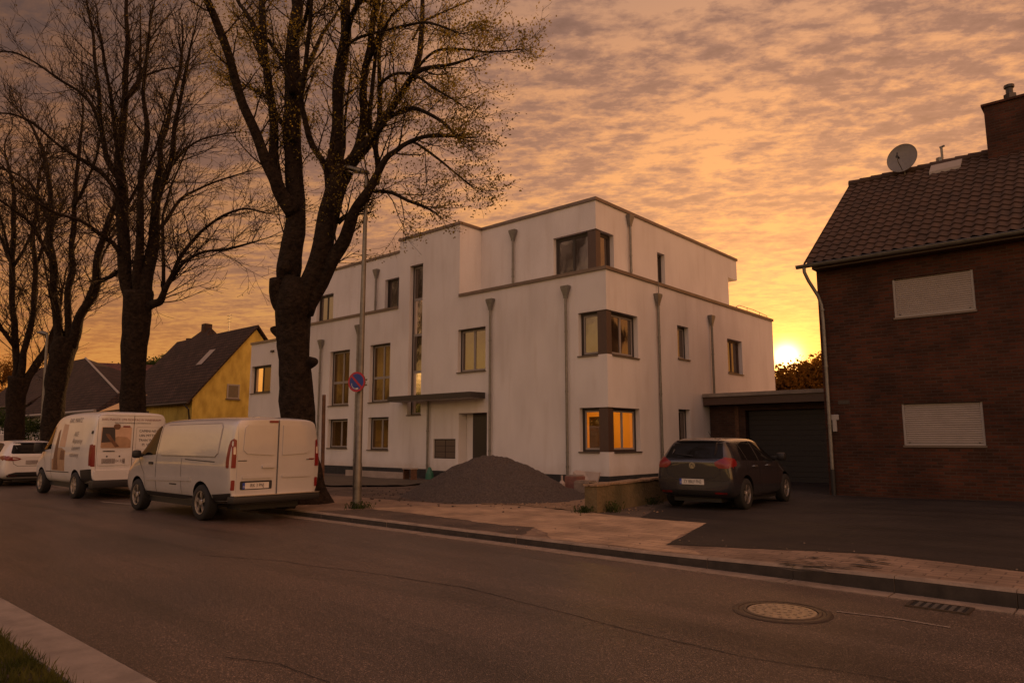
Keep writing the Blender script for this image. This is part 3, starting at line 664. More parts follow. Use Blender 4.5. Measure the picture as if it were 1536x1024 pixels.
# lit room behind the ground floor corner window
g = MB(); g.box(-16.0, -15.9, YF + .25, 21.5, .5, 2.8); g.box(-16.0, -12.25, 21.4, 21.5, .5, 2.8); g.box(-16.0, -12.25, YF + .25, 21.5, .4, .5)
g.box(-13.9, -13.8, YF + .25, 19.0, .5, 2.8); g.box(-16.0, -12.25, YF + .25, 21.5, 2.75, 2.85); g.build('room', 'room_wall', B)
g = MB(); g.box(-15.2, -14.2, 21.33, 21.398, .5, 2.35); g.box(-13.79, -13.72, 18.25, 18.75, .9, 2.2); g.build('inner_door', 'door_dark', B)
g = MB(); g.box(-13.4, -13.1, 19.4, 19.7, 2.66, 2.74); g.build('ceiling_lamp', 'lamp_on', B)
g = MB()
pl_ = bpy.data.objects.new('room_light', bpy.data.lights.new('room_light', 'POINT')); COL.objects.link(pl_); pl_.location = (-14.3, 20.0, 2.45); pl_.data.energy = 26; pl_.data.color = (1.0, .50, .10); pl_.data.shadow_soft_size = .12
for k in range(14):
    g.box(-12.5, -12.46 + .02 * (k % 2), 18.35 + k * .03, 18.378 + k * .03, 1.0, 2.6)
g.build('curtain', 'curtain', B)
# entrance
g = MB(); mbox(g, F, -18.05, -17.02, -.42, -.36, .2, 2.455); d = g.build('entrance_door', 'dark_frame', B)
g = MB(); mbox(g, F, -17.93, -17.30, -.36, -.352, .45, 2.34); g.build('pane', 'door_dark', d)
g = MB(); mbox(g, F, -18.41, -18.05, -.42, -.40, .2, 2.455); g.build('side_panel', 'white_wall', d)
g = MB(); g.tube([F(-17.17, -.31, .9), F(-17.17, -.31, 1.6)], .014, 8); mbox(g, F, -17.2, -17.14, -.35, -.32, 1.22, 1.29); g.build('handle', 'chrome', d)
g = MB(); mbox(g, F, -19.75 + .002, -18.57 - .002, -.08, -.06, .842, 1.548); mm = g.build('mailbox_panel', 'dark_frame', B)
g = MB()
for i in range(2):
    for j in range(3):
        mbox(g, F, -19.68 + i * .56, -19.68 + i * .56 + .52, -.06, -.045, .88 + j * .215, .88 + j * .215 + .19)
g.build('mailboxes', 'sill', mm)
g = MB(); g.box(-21.55, -17.15, 17.12, YF - .002, 2.96, 3.05); g.build('canopy', 'white_wall', B)
g = MB(); g.box(-21.6, -17.1, 17.07, 17.118, 2.95, 3.15); g.box(-21.6, -21.552, 17.12, YF - .002, 2.95, 3.15); g.box(-17.148, -17.1, 17.12, YF - .002, 2.95, 3.15); g.box(-21.55, -17.15, 17.12, YF - .002, 3.052, 3.14)
g.build('canopy_edge', 'dark_frame', B)
for u, zt, zb in ((on(735, 448, Y=YF - .1).x, 6.42, .1), (on(848, 438, Y=YF - .1).x, 6.40, .1), (on(481, 512, Y=YF - .1).x, 5.95, .1), (on(537, 488, Y=YF - .1).x, 6.33, .1)):
    downpipe(B, F, u, zt, zb)
downpipe(B, F, on(641, 650, Y=YF - .1).x, 2.94, .0, head=False)
for px, py in ((564, 404), (769, 345)):
    p = on(px, py, Y=YU - .1); downpipe(B, FU, p.x, p.z, ZS + .1)
p = on(945, 325, X=XU + .09); downpipe(B, SU, p.y, p.z + .05, ZS + .1)
p = on(987, 445, X=XC + .09); downpipe(B, S, p.y, p.z + .1, .1)
p = on(1067, 473, X=XC + .09); downpipe(B, S, p.y, p.z, .1)
g = MB(); p = on(986, 424, X=XC + .05); g.tube([(XC + .09, p.y, 6.9), (XC + .09, p.y, 6.2)], .018, 6); g.build('overflow_pipe', 'zinc', B)
# roof rails
g = MB()
q = [(XC - .15, y) for y in (27.6, 28.6, 29.9, 30.7)]
for i, (x, y) in enumerate(q): g.tube([(x, y, 6.83), (x, y, 6.98 + (.0 if i in (0, 3) else .06))], .012, 6)
g.tube([(XC - .15, 27.3, 6.86), (XC - .15, 27.8, 7.04), (XC - .15, 29.3, 7.05), (XC - .15, 30.7, 6.98)], .012, 6)
g.build('roof_rail', 'galv', B)
g = MB(); g.tube([(-22.0, YU + .4, 9.86), (-22.8, YU + .4, 9.86), (-24.2, YU + .4, 9.70)], .012, 5); g.tube([(-22.7, YU + .4, 9.6), (-22.7, YU + .4, 9.86)], .012, 5); g.build('roof_rail', 'galv', B)
g = MB(); mbox(g, F, -31.6, -31.35, .0, .08, 5.75, 5.85); g.build('vent', 'dark_frame', B)

# ------------------------------------------------------------------ garage
G = wthing('garage', 'low dark garage with a pale flat roof edge between the white and the brick building', 'garage', (-9, 26, 0))
GX0, GX1, GY = -11.95, -6.27, 24.4
g = MB(); g.box(GX0, -10.6, GY, GY + .25, 0, 2.75); g.box(GX0, GX0 + .2, GY + .25, 30.6, 0, 2.75); g.box(GX1 - .2, GX1, GY + .25, 30.6, 0, 2.75); g.box(GX0, GX1, 30.6, 30.8, 0, 2.75)
g.box(-10.6, GX1, GY, GY + .25, 2.55, 2.75); g.build('wall', 'brick_brown', G)
g = MB(); g.box(-10.98, -10.84, GY - .03, GY - .002, 0, 2.74); g.build('pilaster', 'wood', G)
g = MB(); g.box(GX0, GX1, GY - .5, 30.9, 2.76, 3.04); g.build('roof', 'brown_panel', G)
g = MB(); g.box(GX0, GX1, GY - .56, 30.92, 3.042, 3.17); g.build('roof_edge', 'concrete', G)
g = MB()
for k in range(14): g.box(-10.55, GX1 - .25, GY + .18, GY + .20 + (.006 if k % 2 else 0), .1 + k * .175, .1 + k * .175 + .168)
g.build('garage_door', 'ink', G)

# ------------------------------------------------------------------ brick house
HX0, HX1, HY, HY2 = -6.25, 4.2, 19.38, 28.06
HO = wthing('brick_house', 'dark red brick house with tiled roof and closed white roller shutters', 'house', (-1, 23, 0))
Hm = mapper('front', HY)
g = MB()
sh = [(-4.43, -2.70, 4.53, 5.50, .09), (-4.43, -2.75, 1.38, 2.38, .09)]
wall(g, Hm, HX0, HX1, 0, 6.25, sh)
g.add([(HX0, HY, 0), (HX0, HY2, 0), (HX0, HY2, 6.25), (HX0, (HY + HY2) / 2, 9.5), (HX0, HY, 6.25)], [(0, 1, 2, 3, 4)])
g.add([(HX1, HY, 0), (HX1, HY2, 0), (HX1, HY2, 6.25), (HX1, (HY + HY2) / 2, 9.5), (HX1, HY, 6.25)], [(0, 1, 2, 3, 4)])
g.add([(HX0, HY2, 0), (HX1, HY2, 0), (HX1, HY2, 6.25), (HX0, HY2, 6.25)], [(0, 1, 2, 3)])
g.build('wall', 'brick', HO, recalc=False)
for a, b, c, d, _ in sh:
    g = MB(); mbox(g, Hm, a, a + .05, -.085, -.03, c, d); mbox(g, Hm, b - .05, b, -.085, -.03, c, d); mbox(g, Hm, a + .05, b - .05, -.085, -.03, c, c + .05)
    w = g.build('roller_shutter', 'sash', HO)
    s = MB(); z = c + .052; k = 0
    while z < d - .01:
        z2 = min(z + .052, d); mid = (z + z2) / 2
        pr = [(z, -.062), (z + .006, -.050), (mid, -.044), (z2 - .006, -.050), (z2 - .001, -.062)]
        for i in range(4):
            s.add([Hm(a + .052, pr[i][1], pr[i][0]), Hm(b - .052, pr[i][1], pr[i][0]), Hm(b - .052, pr[i + 1][1], pr[i + 1][0]), Hm(a + .052, pr[i + 1][1], pr[i + 1][0])], [(0, 1, 2, 3)])
        z = z2
    s.build('slats', 'shutter', w, recalc=False)
    s = MB(); mbox(s, Hm, a + .1, a + .14, -.05, -.02, c + .055, c + .075); mbox(s, Hm, b - .14, b - .1, -.05, -.02, c + .055, c + .075); s.build('stops', 'ink', w)
    g = MB(); mbox(g, Hm, a - .02, b + .02, .002, .03, c - .05, c - .003); g.build('sill', 'sill', w)
EY, EZ, RY, RZ = 18.98, 6.16, 23.72, 9.70
def tiled_slope(mb, x0, x1, y0, z0, y1, z1, rows, colw, seg=6, amp=.024, lift=.032):
    n = Vector((0, -(z1 - z0), (y1 - y0))); n = n.normalized() * (1 if n.z > 0 else -1)
    cols = int((x1 - x0) / colw); nx = cols * seg; base = len(mb.v)
    for r_ in range(rows):
        for e in (0, 1):
            t = (r_ + e) / rows; y, z = y0 + (y1 - y0) * t, z0 + (z1 - z0) * t
            for i in range(nx + 1):
                x = x0 + (x1 - x0) * i / nx; ph = (i % seg) / seg
                h = amp * (math.sin(2 * math.pi * ph) + .25 * math.sin(4 * math.pi * ph)) + (lift if e == 0 else 0) + .006 * mnoise.noise(Vector((x * 3.5, r_ * 1.7, 0)))
                mb.v.append((x, y + n.y * h, z + n.z * h - (.012 if e == 0 and (i // seg) % 5 == r_ % 5 else 0)))
    w = nx + 1
    for r_ in range(rows):
        a = base + r_ * 2 * w
        for i in range(nx): mb.f.append([a + i, a + i + 1, a + w + i + 1, a + w + i]); mb.m.append(0)
        if r_: 
            p = a - w
            for i in range(nx): mb.f.append([p + i, p + i + 1, a + i + 1, a + i]); mb.m.append(0)
        else:
            pass
g = MB(); tiled_slope(g, -6.42, HX1 + .1, EY, EZ, RY, RZ, 18, .235); rf = g.build('roof', 'roof_tile', HO, smooth=True, recalc=False, sharp=50)
g = MB(); g.add([(-6.42, EY + .03, EZ - .06), (HX1 + .1, EY + .03, EZ - .06), (HX1 + .1, RY, RZ - .08), (-6.42, RY, RZ - .08), (-6.42, 2 * RY - EY, EZ), (HX1 + .1, 2 * RY - EY, EZ)], [(0, 1, 2, 3), (3, 2, 5, 4)])
g.add([(-6.44, EY, EZ - .08), (-6.44, RY, RZ - .1), (-6.44, 2 * RY - EY, EZ - .08), (-6.44, 2 * RY - EY, EZ + .02), (-6.44, RY, RZ + .02), (-6.44, EY, EZ + .03)], [(0, 1, 4, 5), (1, 2, 3, 4)])
g.build('roof_underlay', 'roof_tile', rf, recalc=False)
g = MB(); x = -6.45
while x < HX1: g.tube([(x, RY, RZ + .015), (x + .36, RY, RZ + .0)], [.125, .11], 10); x += .33
g.build('ridge_tiles', 'roof_tile', rf, smooth=True, sharp=40)
g = MB(); g.box(HX0, HX1, EY + .06, HY - .002, EZ - .16, EZ - .09); g.build('eaves_board', 'brown_panel', HO)
g = MB()
for i in range(7):
    a0, a1 = math.pi * i / 7, math.pi * (i + 1) / 7
    for (x0_, x1_) in ((-6.62, HX1 + .1),):
        p = [(x0_, EY - .03 - .075 * math.cos(a), EZ - .04 - .075 * math.sin(a)) for a in (a0, a1)]; q = [(x1_, b_, c_) for _, b_, c_ in p]
        g.add([p[0], q[0], q[1], p[1]], [(0, 1, 2, 3)])
g.tube([(-6.62, EY - .11, EZ - .038), (HX1 + .1, EY - .11, EZ - .038)], .012, 6)
g.add([(-6.62, EY - .03 - .075 * math.cos(math.pi * i / 7), EZ - .04 - .075 * math.sin(math.pi * i / 7)) for i in range(8)], [tuple(range(8))])
g.build('gutter', 'zinc', HO, recalc=False)
g = MB(); px_ = -6.12
g.tube([(-6.42, EY - .03, EZ - .1), (-6.42, EY - .02, EZ - .22), (-6.35, EY + .05, EZ - .45), (-6.2, HY - .12, EZ - .85), (px_ - .02, HY - .08, EZ - 1.1), (px_, HY - .08, EZ - 1.5), (px_, HY - .08, .75)], .045, 12)
for z in (4.9, 3.4, 1.9): g.tube([(px_, HY - .08, z), (px_, HY - .08, z + .05)], .055, 12)
dp = g.build('downpipe', 'zinc', HO, smooth=True, sharp=40)
g = MB(); g.tube([(px_, HY - .08, .1), (px_, HY - .08, .76)], .06, 12); g.build('pipe_shoe', 'black_plastic', dp, smooth=True, sharp=40)
g = MB(); g.box(px_ + .01, px_ + .22, HY - .05, HY - .002, 2.02, 2.16, bev=.01); g.box(px_ + .06, px_ + .16, HY - .06, HY - .002, 1.72, 2.02, bev=.01); g.build('utility_box', 'sash', HO)
g = MB(); g.box(-5.9, -5.62, HY - .012, HY - .001, 2.42, 2.52)
for k in range(3): g.box(-5.88 + .09 * k, -5.82 + .09 * k, HY - .02, HY - .012, 2.43, 2.51)
g.build('air_vent', 'dark_frame', HO)
g = MB(); g.box(-2.62, -1.0, RY - .45, RY + .45, RZ - .7, 10.95); g.box(-2.68, -.94, RY - .5, RY + .5, 10.95, 11.02)
ch = g.build('chimney', 'brick', HO)
g = MB(); p = on(1518, 175, Y=RY); g.tube([(p.x, RY, 11.02), (p.x, RY, 11.32)], [.16, .15], 4); g.tube([(p.x, RY, 11.32), (p.x, RY, 11.5)], [.09, .09], 8); g.tube([(p.x, RY, 11.5), (p.x, RY, 11.58)], [.13, .13], 8); g.build('chimney_pot', 'dark_frame', ch)
# roof hatch and vent
def rs(t): return EY + (RY - EY) * t, EZ + (RZ - EZ) * t
a = on(1419, 258, Y=23.3)
y0_, z0_ = rs(.875); y1_, z1_ = rs(.955)
g = MB(); g.add([(a.x - .40, y0_, z0_ + .09), (a.x + .40, y0_, z0_ + .09), (a.x + .40, y1_, z1_ + .12), (a.x - .40, y1_, z1_ + .12), (a.x - .40, y0_, z0_), (a.x + .40, y0_, z0_), (a.x + .40, y1_, z1_), (a.x - .40, y1_, z1_)],
                [(0, 1, 2, 3), (0, 1, 5, 4), (1, 2, 6, 5), (2, 3, 7, 6), (3, 0, 4, 7)]); g.build('roof_hatch', 'shutter', HO)
p = on(1410, 245, Y=RY + .2); g = MB(); g.tube([(p.x, RY + .2, RZ - .1), (p.x, RY + .2, RZ + .28)], .10, 8); g.tube([(p.x + .07, RY + .2, RZ + .25), (p.x + .07, RY + .2, RZ + .62)], .035, 6); g.tube([(p.x + .02, RY + .2, RZ + .6), (p.x + .16, RY + .2, RZ + .63)], .03, 6); g.build('roof_vent', 'zinc', HO)
# satellite dish on the ridge
dpz = on(1354, 238, Y=RY - .2)
D_ = wthing('satellite_dish', 'grey satellite dish standing on the ridge of the brick house', 'satellite dish', (dpz.x, RY - .1, RZ - .1))
cd = dpz; face = (Vector((-.15, -1, .10))).normalized(); up = Vector((0, 0, 1)); rt = face.cross(up).normalized(); up = rt.cross(face)
def dish_pt(r_, a, h): return cd + rt * (r_ * math.cos(a)) + up * (r_ * 1.02 * math.sin(a)) + face * h
g = MB(); n = 40; vs = []; fs = []; rings = 9
for j in range(rings + 1):
    rr = .435 * j / rings
    for k in range(n): vs.append(dish_pt(rr, 2 * math.pi * k / n, .30 * rr * rr))
for j in range(rings):
    for k in range(n): fs.append((j * n + k, j * n + (k + 1) % n, (j + 1) * n + (k + 1) % n, (j + 1) * n + k))
g.add(vs, fs); rim = [dish_pt(.435, 2 * math.pi * k / n, .057) for k in range(n + 1)]; g.tube(rim, .010, 6, cap=False); g.build('reflector', 'dish', D_, smooth=True, recalc=False)
g = MB(); g.tube([dish_pt(.40, -math.pi / 2, .04), dish_pt(.22, -math.pi / 2, .36), dish_pt(.10, -math.pi / 2, .42)], .013, 6); g.build('feed_arm', 'zinc', D_)
e0 = dish_pt(.09, -math.pi / 2, .42); g = MB(); g.tube([e0, e0 - face * .14], [.045, .03], 10); g.tube([e0 + up * .02, e0 + up * .14 - face * .03], .02, 8); g.build('receiver', 'black_plastic', D_)
g = MB(); b_ = cd - face * .06; g.tube([(b_.x, b_.y + .05, RZ - .15), (b_.x, b_.y + .05, cd.z + .05)], .025, 8); g.build('mast', 'zinc', D_)

# ------------------------------------------------------------------ houses further down the street
def gable_house(name, label, x0, x1, y0, y1, ze, zr, wallm, roofm, over=.3, ridge_y=None):
    ry = ridge_y or (y0 + y1) / 2
    h = wthing(name, label, 'house', ((x0 + x1) / 2, (y0 + y1) / 2, 0))
    g = MB(); g.add([(x0, y0, 0), (x1, y0, 0), (x1, y0, ze), (x0, y0, ze)], [(0, 1, 2, 3)]); g.add([(x0, y1, 0), (x1, y1, 0), (x1, y1, ze), (x0, y1, ze)], [(0, 1, 2, 3)])
    for x in (x0, x1): g.add([(x, y0, 0), (x, y1, 0), (x, y1, ze), (x, ry, zr - .12), (x, y0, ze)], [(0, 1, 2, 3, 4)])
    g.build('wall', wallm, h, recalc=False)
    g = MB(); sl = (zr - ze) / (ry - y0); sl2 = (zr - ze) / (y1 - ry); o = over; t = .14
    a, b = (y0 - o, ze - o * sl), (y1 + o, ze - o * sl2)
    for (ya, za) in (a, b):
        v = [(x, y, z) for x in (x0 - .2, x1 + .2) for y, z in ((ya, za), (ry, zr), (ry, zr + t), (ya, za + t))]
        g.add(v, [(0, 1, 2, 3), (4, 5, 6, 7), (0, 3, 7, 4), (3, 2, 6, 7), (0, 1, 5, 4)])
    h['roof_m'] = 1; del h['roof_m']
    rf = g.build('roof', roofm, h, recalc=False)
    g = MB(); g.tube([(x0 - .2, a[0] - .06, a[1] + .04), (x1 + .2, a[0] - .06, a[1] + .04)], .06, 8); g.build('gutter', 'dark_frame', h)
    return h, rf
# yellow house
YX, YY0, YZ = -38.8, 17.0, 3.50
ye = on(280, 605, Y=YY0 - .3); YX = ye.x; rr_ = on(385, 491, X=YX)
yh, yr = gable_house('yellow_house', 'small yellow rendered house with a steep dark tiled roof left of the white building', YX - 10.5, YX, YY0, 2 * rr_.y - YY0, ye.z + .30 * (rr_.z - ye.z) / (rr_.y - YY0 + .3), rr_.z, 'yellow_wall', 'roof_dark')
ys = mapper('side', YX)
a, b = on(342, 577, X=YX), on(357, 597, X=YX)
g = MB(); mbox(g, ys, a.y - .05, b.y + .05, .002, .04, b.z - .05, a.z + .05); w = g.build('window', 'sash', yh)
g = MB(); mbox(g, ys, a.y + .03, b.y - .03, .04, .045, b.z + .03, a.z - .03); g.build('pane', 'glass', w); g = MB(); mbox(g, ys, a.y - .1, b.y + .1, .0, .09, b.z - .12, b.z - .05); g.build('sill', 'sill', w)
a, b = on(293, 563, Y=YY0 + 1.2), on(315, 548, Y=YY0 + 2.0)
sl = (rr_.z - ye.z) / (rr_.y - YY0 + .3)
def ry_z(y): return ye.z + (y - (YY0 - .3)) * sl + .18
g = MB()
x0_ = on(294, 559, Y=YY0 + 1.6).x
for dx, e in ((0, .03),): g.add([(x0_, YY0 + 1.55, ry_z(YY0 + 1.55) + e), (x0_ + .75, YY0 + 1.55, ry_z(YY0 + 1.55) + e), (x0_ + .75, YY0 + 2.35, ry_z(YY0 + 2.35) + e), (x0_, YY0 + 2.35, ry_z(YY0 + 2.35) + e)], [(0, 1, 2, 3)])
g.build('roof_window', 'shutter', yr)
g = MB(); g.tube([(YX - 3.4, rr_.y, rr_.z), (YX - 3.4, rr_.y, rr_.z + 1.2)], .02, 5)
for k in range(3): g.tube([(YX - 3.4 - .3, rr_.y, rr_.z + .7 + .2 * k), (YX - 3.4 + .3, rr_.y, rr_.z + .7 + .2 * k)], .012, 4)
g.build('antenna', 'zinc', yr)
g = MB(); g.tube([(YX - .3, YY0 - .36, ye.z + .02), (YX + .03, YY0 - .2, ye.z - .3), (YX - .12, YY0 - .06, ye.z - .8), (YX - .12, YY0 - .06, 0)], .045, 8); g.build('downpipe', 'dark_frame', yh)
g = MB(); mbox(g, ys, 17.9, 21.0, .01, .9, 2.32, 2.42); mbox(g, ys, 17.9, 18.0, .01, .9, 0, 2.32); g.build('lean_to', 'wood', yh)
# house behind it
pk = on(312, 492, Y=26.0)
bh = wthing('rear_house', 'dark peaked roof with a chimney rising behind the yellow house', 'house', (pk.x, 26, 0))
g = MB(); w2 = 4.6; g.add([(pk.x - w2 - 6.2, 21.5, 4.2), (pk.x + w2, 21.5, 4.2), (pk.x + w2, 31, 4.2), (pk.x - w2 - 6.2, 31, 4.2), (pk.x - .7, 26, pk.z), (pk.x + .5, 26, pk.z)], [(0, 1, 5, 4), (1, 2, 5), (2, 3, 4, 5), (3, 0, 4)])
rf = g.build('roof', 'roof_dark', bh, recalc=False)
g = MB(); g.box(pk.x - w2 - 5.8, pk.x + w2 - .4, 21.9, 30.6, 0, 4.3); g.build('wall', 'pale_wall', bh)
g = MB(); g.box(pk.x - .55, pk.x + .1, 25.7, 26.3, pk.z - .5, pk.z + .35); g.build('chimney', 'brick_brown', rf)
q = on(285, 510, Y=24.6); g = MB(); g.tube([(q.x, 24.6, q.z - .8), (q.x, 24.6, q.z + .12)], .3, 10); g.build('chimney', 'brick_brown', rf)
# dark roofed house between the second and third tree
e0 = on(94, 619, Y=15.0); e1 = on(152, 618, Y=15.0); t1 = on(128, 537, Y=19.5); t0 = on(46, 534, Y=19.5)
dh = wthing('dark_roofed_house', 'white walled house with a broad dark brown tiled roof seen between two tree trunks', 'house', ((t0.x + t1.x) / 2, 19, 0))
kx = on(178, 590, Y=16.6)
g = MB(); g.add([(t0.x - 1, 15, e0.z), (kx.x + 1.2, 15, e0.z), (kx.x, 16.6, kx.z), (t1.x, 19.5, t1.z), (t0.x, 19.5, t1.z), (t0.x - 1, 24, e0.z), (kx.x + 1.2, 24, e0.z)], [(0, 1, 2, 3, 4), (4, 3, 2, 1, 6, 5)][:1] + [(4, 3, 6, 5), (2, 1, 6, 3)])
g.build('roof', 'roof_dark', dh, recalc=False)
g = MB(); g.tube([(t1.x, 19.5, t1.z + .03), (kx.x, 16.6, kx.z + .03)], .07, 6); g.tube([(t0.x - 1, 14.95, e0.z - .02), (kx.x + 1.2, 14.95, e0.z - .02)], .09, 6); g.build('roof_edge', 'sash', dh)
g = MB(); g.box(t0.x - .6, kx.x + .8, 15.4, 23.6, 0, e0.z); g.build('wall', 'white_wall', dh)
a = on(105, 640, Y=15.39)
g = MB(); g.box(a.x - .7, a.x + .7, 15.35, 15.396, a.z - .9, a.z + .55); g.build('window', 'dark_frame', dh)
# pink red roof behind
p0, p1 = on(128, 541, Y=30), on(186, 552, Y=30)
rh = wthing('red_roofed_house', 'house with a reddish tiled roof behind the dark roofed house', 'house', ((p0.x + p1.x) / 2, 32, 0))
g = MB(); g.add([(p0.x - 3, 24.5, p0.z - 5.6), (p1.x + 9, 24.5, p0.z - 5.6), (p1.x + 9, 30, p1.z - .3), (p0.x - 3, 30, p0.z + .1), (p0.x - 3, 36, p0.z - 5.6), (p1.x + 9, 36, p0.z - 5.6)], [(0, 1, 2, 3), (3, 2, 5, 4)]); rf = g.build('roof', 'roof_red', rh, recalc=False)
g = MB(); g.box(p0.x - 2.8, p1.x + 8.8, 25, 35.5, 0, p0.z - 5.3); g.build('wall', 'pale_wall', rh)
q = on(170, 560, Y=26.6)
sd = wthing('satellite_dish', 'tiny dark satellite dish on the reddish roof far left', 'satellite dish', tuple(q))
g = MB(); g.lathe([(0, 0), (.25, -.02), (.42, -.10)], q, 'y', 16); g.build('reflector', 'dark_frame', sd); g = MB(); g.tube([q, q + Vector((0, .3, -.9))], .04, 6); g.build('mast', 'dark_frame', sd)
# small dormer end with glass roof, px 150-178
a = on(150, 617, Y=13.6); b = on(178, 600, Y=13.6)
co = wthing('conservatory', 'low lean-to with a pale glazed roof beside the dark roofed house', 'conservatory', (a.x, 14.2, 0))
g = MB(); g.add([(a.x - .2, 13.6, a.z), (b.x + .3, 13.6, a.z + .05), (b.x, 15.0, b.z + .35), (a.x + .5, 15.0, b.z + .3)], [(0, 1, 2, 3)]); g.build('glass_roof', 'glass', co)
g = MB(); g.box(a.x - .2, b.x + .3, 13.62, 15.0, 0, a.z - .01); g.build('wall', 'dark_frame', co)
# far left house with red shutters
a = on(30, 640, Y=16)
lh, _ = gable_house('shuttered_house', 'white house with red shutters behind the leftmost trees', a.x - 12, a.x + 2.6, 16, 24, 4.4, 7.6, 'white_wall', 'roof_dark')
for px in (36, 56):
    q = on(px, 630, Y=15.98); g = MB(); g.box(q.x - .38, q.x + .38, 15.93, 15.98, q.z - 1.0, q.z + 1.1); g.build('shutter', 'red_shutter', lh)
q = on(46, 630, Y=15.98); g = MB(); g.box(q.x - .45, q.x + .45, 15.95, 15.98, q.z - .9, q.z + 1.0); g.build('window', 'dark_frame', lh)
a = on(4, 652, Y=11.2)
lone(MB().box(a.x - 9, a.x + .4, 11.2, 11.45, 0, a.z), 'garden_wall', 'pale_wall', 'low pale wall at the far left edge behind the white car', 'wall', (a.x - 4, 11.3, 0))

# ------------------------------------------------------------------ trees
def leaf_quads(mb, c, n, rad, s0, s1, rnd):
    for _ in range(n):
        p = c + Vector((rnd.gauss(0, 1), rnd.gauss(0, 1), rnd.gauss(0, 1))) * rad
        a = Vector((rnd.uniform(-1, 1), rnd.uniform(-1, 1), rnd.uniform(-1, 1))).normalized(); b = a.cross(Vector((rnd.uniform(-1, 1), rnd.uniform(-1, 1), rnd.uniform(-1, 1)))).normalized()
        s = rnd.uniform(s0, s1)
        n0 = len(mb.v); mb.v += [tuple(p - a * s), tuple(p + b * s * .62), tuple(p + a * s), tuple(p - b * s * .62 + a.cross(b) * s * .3)]
        mb.f.append([n0, n0 + 1, n0 + 2, n0 + 3]); mb.m.append(0)
def grow(tw, lf, p, d, ln, r, lvl, rnd, leaf, curve, minr=.004):
    n = 5 if lvl else 4; pts = [p.copy()]; dirs = []
    q = p.copy(); dd = d.copy()
    for i in range(n):
        dd = (dd + Vector((rnd.gauss(0, .13), rnd.gauss(0, .13), rnd.gauss(0, .10))) + Vector((0, 0, curve * (.5 + i * .15)))).normalized()
        q = q + dd * (ln / n); pts.append(q.copy()); dirs.append(dd.copy())
    tw.tube(pts, [max(minr, r * (1 - .75 * i / n)) for i in range(n + 1)], 5 if r > .02 else 3, cap=False)
    if lvl > 0:
        k = rnd.randint(3, 5) if lvl > 1 else rnd.randint(3, 4)
        for j in range(k):
            t = .2 + .8 * (j + rnd.random() * .6) / k; i = min(int(t * n), n - 1)
            pp = pts[i].lerp(pts[i + 1], t * n - i)
            ax = Vector((rnd.gauss(0, 1), rnd.gauss(0, 1), rnd.gauss(0, 1))); ax = (ax - dirs[i] * ax.dot(dirs[i])).normalized()
            nd = (dirs[i] * rnd.uniform(.7, 1.1) + ax * rnd.uniform(.45, .9)).normalized()
            grow(tw, lf, pp, nd, ln * rnd.uniform(.38, .62), max(minr, r * .5), lvl - 1, rnd, leaf, curve, minr)
    if leaf and rnd.random() < leaf[0]: leaf_quads(lf, pts[-1], rnd.randint(*leaf[1]), leaf[2], leaf[3], leaf[4], rnd)
    if leaf and rnd.random() < leaf[0] * .6: leaf_quads(lf, pts[n // 2], rnd.randint(*leaf[1]) // 2 + 1, leaf[2], leaf[3], leaf[4], rnd)
